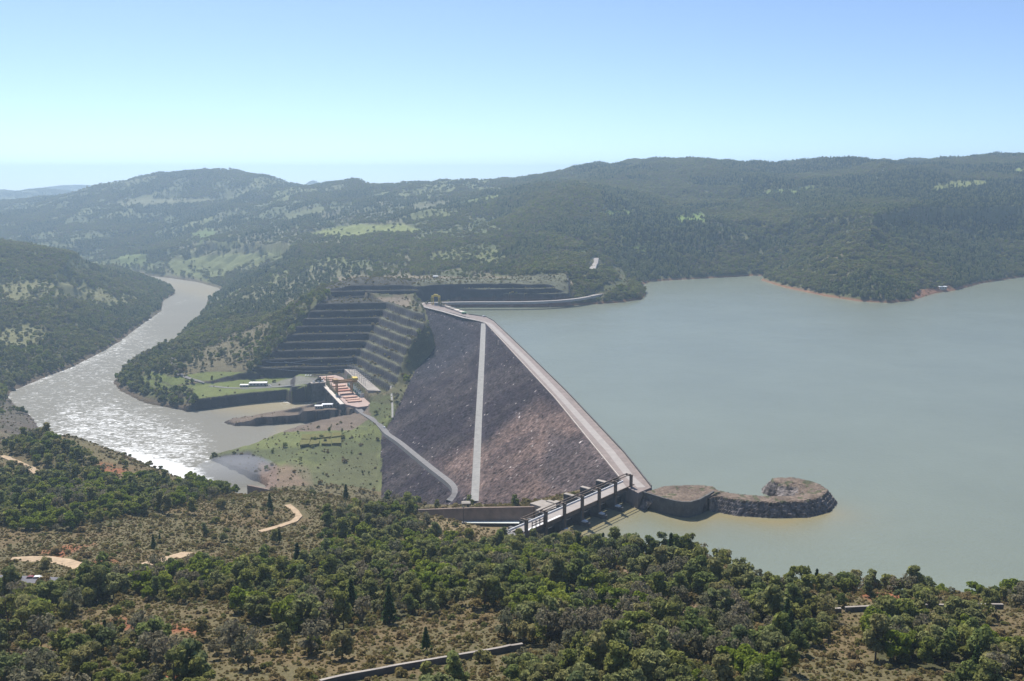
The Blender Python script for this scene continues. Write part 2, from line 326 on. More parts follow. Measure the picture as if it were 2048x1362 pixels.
M['ramp'] = mat('ramp_gravel', (.30, .29, .27), .95, .18, .25)
M['dirt'] = mat('dirt', (.42, .31, .2), .98, .25, .3)
M['highway'] = mat('highway', (.16, .155, .17), .9, .12, .3)
M['paint'] = mat('white_paint', (.75, .75, .72), .7, .08, 1)
M['concrete'] = mat('concrete', (.34, .30, .26), .9, .22, .12)
M['concrete_dark'] = mat('shade_darkened_concrete', (.115, .11, .105), .95, .35, .25, .1)  # concrete darkened to carry the shade on walls facing the camera
M['concrete_pale'] = mat('pale_concrete', (.62, .55, .48), .9, .12, .15)
M['wall_face'] = mat('wall_face', (.21, .155, .125), .95, .3, .1)
M['steel_brown'] = mat('painted_steel_brown', (.13, .09, .065), .6, .2, .4)
M['steel_grey'] = mat('grey_steel', (.32, .32, .33), .5, .15, .5, metal=.4)
M['yellow'] = mat('yellow_paint', (.62, .46, .05), .5, .15, .6)
M['brown_yellow'] = mat('crane_paint', (.30, .17, .06), .6, .25, .5)
M['salmon'] = mat('salmon_hatch', (.52, .33, .25), .8, .14, .4)
M['red_hatch'] = mat('red_hatch', (.44, .20, .14), .8, .12, .4)
M['deck_pink'] = mat('pinkish_deck', (.42, .31, .265), .9, .14, .12)
M['white'] = mat('white_roof', (.78, .78, .78), .6, .06, .4)
M['cream'] = mat('cream_wall', (.5, .46, .4), .85, .12, .5)
M['dark'] = mat('dark_opening', (.03, .035, .04), .4, .1, 1)
M['glass'] = mat('window_glass', (.04, .05, .06), .15, .1, 1, spec=.6)
M['teal'] = mat('teal_paint', (.03, .16, .13), .5, .15, .5)
M['green_paint'] = mat('green_paint', (.08, .2, .09), .6, .15, .5)
M['porcelain'] = mat('porcelain', (.7, .72, .72), .3, .05, 1)
M['boulder'] = mat('boulder_rock', (.16, .13, .115), .95, .45, .35, .25, col2=(.24, .2, .18))
M['hedge'] = mat('clipped_hedge', (.13, .12, .03), .95, .35, .8, .3)
M['cable'] = mat('cable', (.5, .5, .52), .4, .1, 1, metal=.5)
M['bark'] = mat('bark', (.13, .10, .075), .95, .3, 1.5)
M['wood'] = mat('wooden_pole', (.09, .07, .055), .9, .3, 1)
M['car_white'] = mat('white_car_paint', (.8, .8, .8), .3, .04, 1)
M['car_red'] = mat('dark_red_car_paint', (.2, .04, .03), .3, .05, 1)
M['tyre'] = mat('rubber', (.02, .02, .02), .9, .1, 1)
M['leaf_dark'] = leaf_mat('leaves_dark_green', [(0.136, 0.170, 0.055), (0.224, 0.260, 0.084), (0.285, 0.290, 0.124), (0.181, 0.213, 0.091)])
M['leaf_mid'] = leaf_mat('leaves_mid_green', [(0.214, 0.240, 0.063), (0.287, 0.285, 0.091), (0.214, 0.230, 0.087), (0.320, 0.285, 0.125)])
M['leaf_bright'] = leaf_mat('leaves_yellow_green', [(0.238, 0.294, 0.045), (0.294, 0.328, 0.063), (0.193, 0.250, 0.045)])
M['leaf_grey'] = leaf_mat('leaves_grey_green', [(0.206, 0.203, 0.122), (0.257, 0.224, 0.147), (0.172, 0.181, 0.103)])
M['leaf_conifer'] = leaf_mat('needles_dark', [(0.051, 0.090, 0.031), (0.073, 0.117, 0.037), (0.090, 0.130, 0.045)])
M['leaf_shrub'] = leaf_mat('shrub_leaves', [(0.299, 0.255, 0.100), (0.339, 0.266, 0.116), (0.220, 0.235, 0.075), (0.360, 0.273, 0.141), (0.259, 0.206, 0.092)])

def water(name, base, rough, wave, wscale, foam=False, silt=False):
    m = bpy.data.materials.new(name); m.use_nodes = True; t = m.node_tree; b = t.nodes['Principled BSDF']
    b.inputs['Roughness'].default_value = rough; b.inputs['IOR'].default_value = 1.33; b.inputs['Base Color'].default_value = tuple(base)+(1,)
    g = t.nodes.new('ShaderNodeNewGeometry')
    def noise(sc, det, vec=None, rough_=.6):
        n = t.nodes.new('ShaderNodeTexNoise'); n.inputs['Scale'].default_value = sc; n.inputs['Detail'].default_value = det; n.inputs['Roughness'].default_value = rough_
        t.links.new(vec or g.outputs['Position'], n.inputs['Vector']); return n
    n1 = noise(wscale, 5); n2 = noise(wscale*.08, 3)
    ad = t.nodes.new('ShaderNodeMath'); ad.operation = 'MULTIPLY_ADD'; ad.inputs[1].default_value = 1.2; t.links.new(n2.outputs['Fac'], ad.inputs[0]); t.links.new(n1.outputs['Fac'], ad.inputs[2])
    bp = t.nodes.new('ShaderNodeBump'); bp.inputs['Distance'].default_value = wave; t.links.new(ad.outputs[0], bp.inputs['Height']); t.links.new(bp.outputs[0], b.inputs['Normal'])
    big = noise(.006, 4); rr = t.nodes.new('ShaderNodeValToRGB'); rr.color_ramp.elements[0].position = .35; rr.color_ramp.elements[1].position = .65
    rr.color_ramp.elements[0].color = tuple(c*.95 for c in base)+(1,); rr.color_ramp.elements[1].color = tuple(c*1.05 for c in base)+(1,)
    t.links.new(big.outputs['Fac'], rr.inputs['Fac']); last = rr.outputs[0]
    at = t.nodes.new('ShaderNodeAttribute'); at.attribute_name = 'cover'
    sep = t.nodes.new('ShaderNodeSeparateColor'); t.links.new(at.outputs['Color'], sep.inputs[0])
    mx = t.nodes.new('ShaderNodeMix'); mx.data_type = 'RGBA'; mx.inputs[7].default_value = (.30, .235, .11, 1); t.links.new(sep.outputs[1], mx.inputs[0]); t.links.new(last, mx.inputs[6]); last = mx.outputs[2]
    if foam:
        mp = t.nodes.new('ShaderNodeMapping'); mp.inputs['Rotation'].default_value = (0, 0, math.radians(-62)); mp.inputs['Scale'].default_value = (.55, 1.15, 1)
        t.links.new(g.outputs['Position'], mp.inputs['Vector'])
        f1 = noise(.13, 9, mp.outputs[0], .72); f1.inputs['Distortion'].default_value = 1.6
        ma = t.nodes.new('ShaderNodeMath'); ma.operation = 'MULTIPLY_ADD'; ma.inputs[1].default_value = .34; t.links.new(sep.outputs[0], ma.inputs[0]); t.links.new(f1.outputs['Fac'], ma.inputs[2])
        mr = t.nodes.new('ShaderNodeMapRange'); mr.inputs['From Min'].default_value = .65; mr.inputs['From Max'].default_value = .77; mr.clamp = True; t.links.new(ma.outputs[0], mr.inputs['Value'])
        m2 = t.nodes.new('ShaderNodeMix'); m2.data_type = 'RGBA'; m2.inputs[7].default_value = (.8, .8, .78, 1); t.links.new(mr.outputs[0], m2.inputs[0]); t.links.new(last, m2.inputs[6]); last = m2.outputs[2]
        m3 = t.nodes.new('ShaderNodeMapRange'); m3.inputs['To Min'].default_value = rough; m3.inputs['To Max'].default_value = .9; t.links.new(mr.outputs[0], m3.inputs['Value']); t.links.new(m3.outputs[0], b.inputs['Roughness'])
    t.links.new(last, b.inputs['Base Color'])
    return m
M['lake'] = water('reservoir_water', (.19, .212, .16), .22, .35, .35)
M['river'] = water('river_water', (.175, .165, .135), .7, .5, .22, foam=True)
M['river'].node_tree.nodes['Principled BSDF'].inputs['Specular IOR Level'].default_value = .22
M['foam'] = mat('white_water', (.6, .63, .6), .9, .12, .4, .5)

# ------------------------------------------------------------------ mesh helpers
def tag(o, label=None, cat=None, group=None, kind=None):
    if label: o['label'] = label
    if cat: o['category'] = cat
    if group: o['group'] = group
    if kind: o['kind'] = kind
    return o
def empty(name, loc=(0, 0, 0)):
    o = bpy.data.objects.new(name, None); o.location = tuple(float(v) for v in loc); C.objects.link(o); return o
def link(name, me, parent=None):
    o = bpy.data.objects.new(name, me); C.objects.link(o)
    if parent is not None:
        o.parent = parent; L = parent.location.copy(); q = parent.parent
        while q is not None: L += q.location; q = q.parent
        o.matrix_parent_inverse.identity(); o.location = -L
    return o
class MB:
    def __init__(s): s.v = []; s.f = []
    def box(s, c, e, size, z0, z1):
        """c centre xy, e unit dir xy, size (along e, across)"""
        q = (-e[1], e[0]); a, b = size[0]/2, size[1]/2
        P = [(c[0]+e[0]*i*a+q[0]*j*b, c[1]+e[1]*i*a+q[1]*j*b) for i, j in ((-1, -1), (1, -1), (1, 1), (-1, 1))]
        return s.prism(P, z0, z1)
    def prism(s, P, z0, z1, top=None):
        n = len(P); a = sum(P[i][0]*P[(i+1) % n][1]-P[(i+1) % n][0]*P[i][1] for i in range(n))
        if a < 0: P = P[::-1]
        T = top if top is not None else P
        if a < 0 and top is not None: T = top[::-1]
        k = len(s.v); f0 = (lambda i: z0[i]) if hasattr(z0, '__len__') else (lambda i: z0)
        if hasattr(z1, '__len__') and a < 0: z1 = z1[::-1]
        f1 = (lambda i: z1[i]) if hasattr(z1, '__len__') else (lambda i: z1)
        s.v += [(float(p[0]), float(p[1]), float(f0(i))) for i, p in enumerate(P)]+[(float(p[0]), float(p[1]), float(f1(i))) for i, p in enumerate(T)]
        s.f.append(tuple(range(k+n, k+2*n))); s.f.append(tuple(range(k+n-1, k-1, -1)))
        for i in range(n): j = (i+1) % n; s.f.append((k+i, k+j, k+n+j, k+n+i))
        return s
    def tube(s, p, q, r0, r1=None, n=8):
        r1 = r0 if r1 is None else r1
        p = Vector([float(x) for x in p]); q = Vector([float(x) for x in q]); d = (q-p).normalized(); x = d.orthogonal().normalized(); y = d.cross(x); k = len(s.v)
        for c, r in ((p, r0), (q, r1)):
            for i in range(n): a = 2*math.pi*i/n; s.v.append(tuple(c+x*math.cos(a)*r+y*math.sin(a)*r))
        for i in range(n): j = (i+1) % n; s.f.append((k+i, k+j, k+n+j, k+n+i))
        s.f.append(tuple(range(k+n-1, k-1, -1))); s.f.append(tuple(range(k+n, k+2*n)))
        return s
    def strip(s, pts, w, up=0, down=0, flat=True):
        """road ribbon with side skirts"""
        P = np.array(pts, float); n = len(P); k = len(s.v)
        for i in range(n):
            a = P[max(i-1, 0)]; b = P[min(i+1, n-1)]; t = (b-a)[:2]; t = t/(np.hypot(*t)+1e-9); nn = np.array([-t[1], t[0]])*w/2
            for sg in (1, -1): s.v.append((P[i][0]+nn[0]*sg, P[i][1]+nn[1]*sg, P[i][2]+up))
            for sg in (1, -1): s.v.append((P[i][0]+nn[0]*sg*1.15, P[i][1]+nn[1]*sg*1.15, P[i][2]+up-down))
        for i in range(n-1):
            a = k+4*i; b = a+4; s.f.append((a, a+1, b+1, b))
            if down: s.f.append((a+2, a, b, b+2)); s.f.append((a+1, a+3, b+3, b+1))
        return s
    def wall(s, pts, th, z0, z1):
        P = [np.array(p[:2], float) for p in pts]; n = len(P)
        zz0 = z0 if hasattr(z0, '__len__') else [z0]*n; zz1 = z1 if hasattr(z1, '__len__') else [z1]*n; k = len(s.v)
        for i in range(n):
            a = P[max(i-1, 0)]; b = P[min(i+1, n-1)]; t = (b-a)/(np.hypot(*(b-a))+1e-9); nn = np.array([-t[1], t[0]])*th/2
            for sg, z in ((1, zz0[i]), (1, zz1[i]), (-1, zz1[i]), (-1, zz0[i])): s.v.append((P[i][0]+nn[0]*sg, P[i][1]+nn[1]*sg, float(z)))
        for i in range(n-1):
            a = k+4*i; b = a+4
            for j in range(4): s.f.append((a+j, b+j, b+(j+1) % 4, a+(j+1) % 4))
        s.f.append((k, k+1, k+2, k+3)); e = k+4*(n-1); s.f.append((e+3, e+2, e+1, e))
        return s
    def build(s, name, m, parent=None, smooth=False):
        me = bpy.data.meshes.new(name); me.from_pydata(s.v, [], s.f)
        bm = bmesh.new(); bm.from_mesh(me); bmesh.ops.recalc_face_normals(bm, faces=bm.faces)
        big = [f for f in bm.faces if len(f.verts) > 4]
        if big: bmesh.ops.triangulate(bm, faces=big)
        bm.to_mesh(me); bm.free(); me.materials.append(m)
        if smooth: me.polygons.foreach_set('use_smooth', [True]*len(me.polygons))
        return link(name, me, parent)
def np_mesh(name, V, F, m, col=None, parent=None, smooth=True, attr='cover'):
    me = bpy.data.meshes.new(name); V = np.ascontiguousarray(V, np.float32); F = np.ascontiguousarray(F, np.int32)
    me.vertices.add(len(V)); me.vertices.foreach_set('co', V.ravel()); k = F.shape[1]
    me.loops.add(F.size); me.loops.foreach_set('vertex_index', F.ravel()); me.polygons.add(len(F))
    me.polygons.foreach_set('loop_start', np.arange(0, F.size, k, dtype=np.int32)); me.polygons.foreach_set('loop_total', np.full(len(F), k, np.int32))
    me.polygons.foreach_set('use_smooth', np.full(len(F), smooth)); me.update(calc_edges=True)
    if col is not None:
        a = me.attributes.new(attr, 'FLOAT_COLOR', 'POINT'); c = np.ones((len(V), 4), np.float32); c[:, :3] = col; a.data.foreach_set('color', c.ravel())
    me.materials.append(m); return link(name, me, parent)
def grid_faces(nr, nc, keep=None):
    i = np.arange(nr-1)[:, None]*nc+np.arange(nc-1)[None]
    F = np.stack([i, i+1, i+nc+1, i+nc], -1).reshape(-1, 4)
    return F if keep is None else F[keep.ravel()]
def compact(V, F, col=None):
    u, inv = np.unique(F, return_inverse=True); return V[u], inv.reshape(F.shape), (None if col is None else col[u])

# ------------------------------------------------------------------ ground sheet and land cover
ucol = np.concatenate([np.linspace(-1.5, -.62, 50)[:-1], np.linspace(-.62, .62, 760), np.linspace(.62, 1.5, 50)[1:]])
yrow = np.concatenate([np.arange(-100, 230, 12.), np.arange(230, 1000, 2.6), np.arange(1000, 1960, 2.), np.geomspace(1960, 5600, 420), np.geomspace(5600, 12400, 90)[1:]])
GX = ucol[None, :]*(yrow[:, None]+190); GY = np.repeat(yrow[:, None], len(ucol), 1)
GZ = ground(GX, GY)
PX, PY = proj(GX, GY, GZ)
def inp(poly): return inside(PX, PY, poly)
def soft(poly, wd=6.): return 1-sstep(-wd, wd, sdist(PX, PY, poly)+(fbm(GX/(GY*.02), GY/(GY*.03), 77, 3)-.5)*wd*4)
sl = np.hypot(np.gradient(GZ, axis=0)/np.gradient(GY, axis=0), np.gradient(GZ, axis=1)/np.gradient(GX, axis=1))
n1 = fbm(GX/60, GY/60, 100, 5); n2 = fbm(GX/14, GY/14, 110, 4); n3 = fbm(GX/260, GY/300, 120, 4)
def mixc(c, a, k): return c*(1-k[..., None])+np.array(a)*k[..., None]
col = np.zeros(GX.shape+(3,))+np.array((.085, .085, .04))
col = mixc(col, (.15, .12, .075), sstep(.45, .62, n1)); col = mixc(col, (.09, .10, .035), sstep(.5, .65, n2)*.7)
farm = sstep(1750, 2300, GY)
dens = np.full(GX.shape, .0)
# far hills
hill = np.where(PX > 1000, .97, .85)*sstep(.28, .42, n3+.25*(n1-.5)+np.where(PX > 1000, .3, 0)*sstep(950, 1100, PX))
dens = np.where(GY > 1700, np.clip(hill*1.1, .12, np.where(PX > 1000, .97, .12+.75*sstep(.42, .56, fbm(GX/110, GY/130, 140, 4)))), dens)
col = mixc(col, (.10, .12, .05), farm*.8*sstep(.3, .6, n3)); col = mixc(col, (.15, .165, .06), farm*sstep(.52, .40, n3)*np.where(PX < 1050, .9, .2))
gul = fbm((GX*.8+GY*.6)/70, (GY*.8-GX*.6)/420, 130, 3)
strk = (PX > 330) & (PX < 820) & (GY > 1950) & (GY < 3600)
dens = np.where(strk, np.where(gul > .56, .8, .22), dens); col = mixc(col, (.15, .135, .085), strk*sstep(.56, .42, gul)*.6)
MEAD = [([(600,472),(650,458),(720,448),(800,450),(850,462),(760,470),(690,478)], (.19,.21,.06)), ([(330,525),(400,512),(480,505),(590,498),(560,520),(480,540),(430,560),(350,548)], (.15,.165,.06)),
 ([(920,396),(1000,391),(992,402),(925,405)], (.17,.2,.06)), ([(1520,388),(1560,376),(1635,371),(1640,380),(1600,392)], (.13,.17,.045)), ([(1848,376),(1900,362),(1945,358),(2015,364),(1960,377),(1866,385)], (.17,.19,.06)),
 ([(1995,345),(2060,328),(2060,350),(2000,352)], (.18,.22,.06)), ([(0,568),(60,560),(140,562),(220,580),(280,598),(250,612),(120,600),(0,604)], (.12,.135,.055)), ([(180,412),(280,396),(430,398),(440,405),(330,412)], (.16,.16,.08)),
 ([(230,510),(290,508),(300,530),(240,530)], (.14,.17,.05)), ([(380,470),(420,455),(440,470),(400,485)], (.12,.16,.045)), ([(1200,425),(1270,420),(1270,428),(1210,433)], (.13,.18,.04)),
 ([(1120,500),(1180,495),(1190,505),(1130,510)],(.12,.15,.05)), ([(560,430),(640,415),(650,425),(580,445)], (.13,.14,.06)), ([(820,640-230),(900,400),(905,410),(830,420)], (.13,.13,.07))]
for p, c in MEAD:
    k = soft(p, 3)*(GY > 1700); col = mixc(col, c, k); dens = dens*(1-.93*k)
for p in ([(1340,432),(1400,425),(1410,440),(1360,447)], [(1250,497),(1290,492),(1290,500),(1255,504)]):
    k = soft(p, 3)*(GY > 1700); col = mixc(col, (.14,.2,.04), k); dens = dens*(1-.9*k)
# left bank hill and central ridge
lb = (PX < 420) & (GY > 1250) & (GY < 2900)
dens = np.where(lb, .55+.42*sstep(.40, .52, n1), dens)
for p in ([(0,568),(60,560),(140,562),(220,580),(280,598),(250,612),(120,600),(0,604)], [(0,660),(60,650),(110,668),(60,690),(0,700)]):
    k = soft(p, 4)*(GY > 1200)*(GY < 3000); col = mixc(col, (.17, .165, .075), k); dens = dens*(1-.85*k)
cr = (PX > 225) & (PX < 720) & (GY > 1330) & (GY < 2100) & (GZ > -93)
dens = np.where(cr, .42+.52*sstep(.43, .55, n1), dens)
for p in ([(400,700),(520,640),(560,650),(520,700),(500,745),(400,762),(350,745)], [(560,600),(600,590),(610,610),(560,625)]):
    k = soft(p, 6)*cr; col = mixc(col, (.135, .115, .065), k); dens = dens*(1-.8*k)
# plateau above the cut
k = soft([(660,556),(720,552),(1130,554),(1160,560),(1140,572),(1060,566),(680,574)], 3)*(GY > 1640); col = mixc(col, (.20, .165, .11), k); dens = dens*(1-.97*k)
k = soft([(650,592),(740,592),(860,602),(845,618),(740,612),(650,603)], 3)*(GY > 1500); col = mixc(col, (.25, .2, .145), k); dens = dens*(1-k)
k = soft([(820,552),(900,545),(1000,545),(1060,552),(1000,556)], 3)*(GY > 1740); dens = dens*(1-.6*k)
# abutment scrub between the benches and the fill
k = inside(GX, GY, np.array([U(x, y, -40)[:2] for x, y in [(775,780),(800,700),(840,640),(880,660),(900,700),(800,850),(760,870)]])); col = mixc(col, (.12, .115, .055), k*.8); dens = np.where(k, .12, dens)
# excavation rock
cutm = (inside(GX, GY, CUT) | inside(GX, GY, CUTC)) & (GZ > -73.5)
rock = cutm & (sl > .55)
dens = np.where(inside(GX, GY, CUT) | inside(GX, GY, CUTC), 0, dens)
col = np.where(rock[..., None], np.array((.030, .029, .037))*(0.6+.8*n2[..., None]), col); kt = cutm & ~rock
col = np.where(kt[..., None], np.where((nB[0]*(GX-LB0[0])+nB[1]*(GY-LB0[1])-(nA[0]*(GX-LA0[0])+nA[1]*(GY-LA0[1]))*.77 > 0)[..., None], np.array((.13, .13, .08)), np.array((.06, .055, .042)))*(.3+1.1*n2[..., None]), col)  # ledge colour carries the light: paler on sunlit right wall, darker on shaded left
dr_ = sdist(GX, GY, RIV); ds_ = sdist(GX, GY, RES)
k = (1-sstep(2, 16, dr_))*(GZ < -70); col = mixc(col, (.12, .085, .06), k*.8); dens = dens*(1-(1-sstep(2, 9, dr_))*(GZ < -80))
k = (1-sstep(1, 7, ds_))*(GZ > -20)*(GZ < 12)*(GY > 1200); col = mixc(col, (.26, .13, .075), k*.9); dens = dens*(1-.9*(1-sstep(1, 6, ds_))*(GY > 1200)*(GZ > -20))
k = soft([(1822,600),(1830,580),(1900,572),(1912,582),(1870,590)], 3)*(GY > 1400); col = mixc(col, (.30, .15, .085), k); dens = dens*(1-k)
# spit, lower plateau
spit = inp([(430,862),(440,836),(500,822),(560,810),(664,806),(735,800),(742,835),(705,860),(500,866)]) & (GY < 1330) & (GY > 1050); dens = np.where(spit, .0, dens)
col = np.where((spit & (sl > .4))[..., None], (.055, .05, .05), col); col = mixc(col, (.17, .13, .10), (spit & (sl <= .4))*.9)
low = (GZ < -68) & (GY > 930) & (GY < 1320) & (PX > 400) & (PX < 790) & ~spit
col = mixc(col, (.10, .112, .045), low*.85); col = mixc(col, (.17, .19, .06), (low*sstep(.42, .55, n1)*.6)); dens = np.where(low, .035*sstep(.5, .56, n1)+.008, dens)
k = soft([(420,915),(500,900),(560,930),(560,990),(480,1000),(430,960)], 5)*low; col = mixc(col, (.085, .08, .085), k)
k = soft([(510,920),(620,930),(640,990),(520,990)], 6)*low; col = mixc(col, (.22, .15, .11), k*.8)
k = soft([(560,915),(640,925),(760,900),(765,1000),(640,1000)], 6)*low; col = mixc(col, (.12, .12, .06), k*.6)
pad = (GY > 1300) & (GY < 1480) & ((np.abs(GZ-ZD) < 3) | (np.abs(GZ+79) < 2.5)) & (PX < 720) & ~spit; k = pad*(PX < 620); col = mixc(col, (.14, .17, .045), k*.8)
k = soft([(365,775),(480,764),(500,775),(600,750),(640,755),(650,765),(590,772),(480,782),(380,788)], 2)*pad*sstep(470, 520, PX); col = mixc(col, (.19, .18, .17), k*.8)
dens = np.where(pad | ((PX > 560) & (PX < 745) & (PY > 735) & (PY < 850) & (GY > 1200) & (GY < 1480)), 0, dens)
cl_ = (GZ < -69) & (sl > .55) & (GY > 1200) & (GY < 1500) & (PX > 330) & (PX < 740) & (PY > 740)
col = np.where(cl_[..., None], np.array((.05, .045, .045))*(.6+.8*n2[..., None]), col)
# foreground cover
fg = GY < 960
OPEN_C = (.145, .108, .055)
col = np.where(fg[..., None], np.array((.13, .11, .055)), col)
col = mixc(col, OPEN_C, fg*sstep(.42, .58, n1)); col = mixc(col, (.135, .115, .058), fg*sstep(.48, .6, n2)*.8)
FOR = [([(0,1175),(100,1172),(200,1165),(420,1145),(600,1130),(660,1080),(640,1045),(700,1020),(820,1012),(830,1060),(900,1095),(1000,1100),(1100,1085),(1250,1095),(1400,1120),(1500,1180),(1680,1185),(1680,1240),(1620,1300),(1560,1400),(1030,1420),(1010,1320),(1040,1230),(950,1205),(800,1240),(640,1275),(540,1275),(450,1212),(250,1198),(150,1225),(60,1290),(0,1300)], .74),
 ([(0,1300),(100,1300),(230,1270),(350,1290),(360,1330),(450,1420),(0,1420)], .55), ([(0,960),(130,945),(300,965),(380,975),(520,968),(500,982),(380,1005),(250,1045),(100,1062),(0,1055)], .85),
 ([(0,870),(100,880),(190,925),(150,950),(60,920),(0,905)], .6), ([(1720,1230),(1980,1225),(1990,1340),(1850,1350),(1750,1330)], .75), ([(1680,1178),(2100,1205),(2100,1222),(1700,1196)], .8),
 ([(400,1275),(560,1262),(670,1290),(560,1345),(440,1335)], .3), ([(640,1330),(1030,1345),(1030,1420),(500,1420)], .22), ([(1900,1340),(2100,1300),(2100,1420),(1850,1420)], .8), ([(1080,1180),(1300,1160),(1300,1200),(1080,1215)], .6), ([(840,1060),(960,1070),(990,1100),(860,1095)], .4)]
for p, d_ in FOR:
    k = soft(p, 8)*fg; dens = np.where(fg, np.maximum(dens, k*d_), dens)
dens = np.where(fg & (dens < .08), .012, dens)
clear = [[(1200,1150),(1270,1130),(1290,1160),(1210,1175)], [(1360,1215),(1430,1210),(1430,1245),(1370,1245)]]
for p in clear: k = soft(p, 5)*fg; dens = dens*(1-.9*k); col = mixc(col, (.2, .14, .09), k)
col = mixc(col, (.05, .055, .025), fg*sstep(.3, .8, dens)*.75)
for p in ([(190,1255),(240,1232),(300,1240),(330,1262),(250,1268)], [(80,1105),(130,1090),(190,1088),(120,1115)], [(180,1122),(235,1118),(240,1130),(190,1135)], [(350,1248),(400,1252),(390,1268),(340,1262)], [(1020,1200),(1050,1200),(1050,1232),(1025,1232)],
          [(0,1330),(60,1290),(110,1300),(60,1330),(0,1362)], [(320,1345),(370,1335),(360,1362),(310,1365)], [(1690,1178),(1800,1185),(1840,1205),(1730,1200)], [(200,1085-160),(270,935),(250,955),(190,945)]):
    k = soft(p, 6)*fg*sstep(.32, .46, n2+.1); col = mixc(col, (.27, .10, .05), k*.85); dens = dens*(1-.6*k)
k = .7*soft([(0,790),(40,800),(75,830),(85,865),(60,880),(0,860)], 4)*(GY > 900)*(GY < 1500); col = mixc(col, (.10, .08, .07), k); dens = dens*(1-k)
for p in ([(840,1038),(960,1044),(1040,1050),(1000,1075),(960,1095),(880,1085)],): k = soft(p, 6)*fg; col = mixc(col, (.22, .165, .09), k*.8); dens = dens*(1-.9*k)
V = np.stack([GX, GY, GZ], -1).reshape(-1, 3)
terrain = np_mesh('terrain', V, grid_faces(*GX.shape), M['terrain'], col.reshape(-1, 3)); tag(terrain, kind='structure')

# ------------------------------------------------------------------ water
def in_frame_poly(poly): return [tuple(p) for p in poly]
def water_sheet(name, poly, z, m, step, fn):
    P = np.array(poly); x0, y0 = P.min(0)-4; x1, y1 = P.max(0)+4
    ys = [y0]
    while ys[-1] < y1: ys.append(ys[-1]+max(step, step*ys[-1]/900))
    ys = np.array(ys); uu = np.linspace(-1, 1, 460); X = (x0+x1)/2+uu[None]*(x1-x0)/2+0*ys[:, None]; Y = np.repeat(ys[:, None], len(uu), 1)
    d = sdist(X, Y, P); keep = (d[:-1, :-1] < 18) | (d[1:, 1:] < 18) | (d[1:, :-1] < 18)| (d[:-1, 1:] < 18)
    Fx = grid_faces(*X.shape, keep=keep); cc = fn(X, Y, d)
    Vv, Ff, cc = compact(np.stack([X, Y, np.full(X.shape, z)], -1).reshape(-1, 3), Fx, cc.reshape(-1, 3)); return np_mesh(name, Vv, Ff, m, cc, smooth=False)
def lake_c(X, Y, d):
    c = np.zeros(X.shape+(3,)); px, py = proj(X, Y, 0*X)
    k = np.exp(-np.maximum(seg_dist(X, Y, [bq(10, -8), bq(BL, -10), U(1378, 1040, 0)[:2], U(1440, 1030, 0)[:2], U(1560, 1045, 0)[:2], U(1650, 1025, 0)[:2]]), 0)/16)*.75
    k = np.maximum(k, np.exp(-np.abs(d)/10)*.25*(Y > 1300)); c[..., 1] = k; return c
def river_c(X, Y, d):
    c = np.zeros(X.shape+(3,)); px, py = proj(X, Y, 0*X+ZR)
    a = .29*soft2(px, py, [(0,790),(90,745),(200,705),(300,660),(330,690),(240,760),(260,800),(420,850),(430,930),(330,980),(60,860)], 40)
    a += .08*soft2(px, py, [(90,745),(330,610),(420,590),(400,640),(200,740)], 30)
    a += .24*soft2(px, py, [(130,810),(280,820),(420,880),(400,930),(300,960),(90,880)], 40)
    a += .9*soft2(px, py, [(255,905),(330,925),(400,945),(430,960),(400,1000),(330,985)], 14)
    a += .30*soft2(px, py, [(520,795),(650,785),(680,812),(560,815)], 10)+.2*np.exp(-np.abs(d)/5)
    a += .22*np.exp(-seg_dist(X, Y, [U(60,770,ZR), U(230,700,ZR), U(330,615,ZR), U(400,590,ZR)])/14)
    c[..., 0] = a; c[..., 1] = .55*soft2(px, py, [(400,800),(640,780),(680,815),(520,830),(440,820)], 20)+.35*soft2(px, py, [(280,550),(440,570),(430,600),(340,580)], 12)+.3*soft2(px,py,[(560,850),(720,845),(600,890),(540,880)],14)
    return c
def soft2(px, py, poly, wd): return 1-sstep(-wd, wd, sdist(px, py, poly))
tag(water_sheet('reservoir_water', RES, 0.0, M['lake'], 5, lake_c), kind='structure')
tag(water_sheet('river_water', RIV, ZR, M['river'], 4, river_c), kind='structure')

# ------------------------------------------------------------------ the dam
RAMP1 = [(968, 648), (966, 700), (962, 780), (958, 860), (955, 930), (953, 980), (951, 1004)]
RAMP2 = [(716, 818), (735, 832), (765, 856), (800, 884), (850, 925), (893, 958), (910, 972), (917, 984), (910, 996), (898, 1003)]
dam = empty('rockfill_dam', (crest[1][0]-60, crest[1][1]+120, ZR)); tag(dam, 'huge dark rockfill dam with a broad sloping stone face between reservoir and powerhouse', 'dam')
st = 1.15
gx, gy = np.meshgrid(np.arange(FOOT[:, 0].min()-6, FOOT[:, 0].max()+6, st), np.arange(FOOT[:, 1].min()-6, FOOT[:, 1].max()+6, st))
sdv = side(gx, gy); fd = sdist(gx, gy, FOOT)
rk = fbm(gx/3.1, gy/3.1, 200, 3, True)*1.5+fbm(gx/1.7, gy/1.7, 210, 2)*1.0-1.2+(fbm(gx/30, gy/30, 220, 3)-.5)*2.5
rp_ = np.minimum(seg_dist(gx, gy, [cast(x, y, damz) for x, y in RAMP1]), seg_dist(gx, gy, [cast(x, y, damz) for x, y in RAMP2[2:]])); rk = rk*sstep(4.5, 8, rp_)-.5*(1-sstep(4.5, 8, rp_))
gz = damz(gx, gy)+np.clip(sdv/4, 0, 1)*rk*1.15
keepv = (fd < 3) & (sdv > -.6); keep = keepv[:-1, :-1] & keepv[1:, 1:] & keepv[1:, :-1] & keepv[:-1, 1:]
f_px, f_py = proj(gx, gy, gz)
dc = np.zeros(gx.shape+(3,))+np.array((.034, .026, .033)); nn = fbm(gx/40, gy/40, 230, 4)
dc = mixc(dc, (.06, .048, .05), sstep(.4, .6, nn))
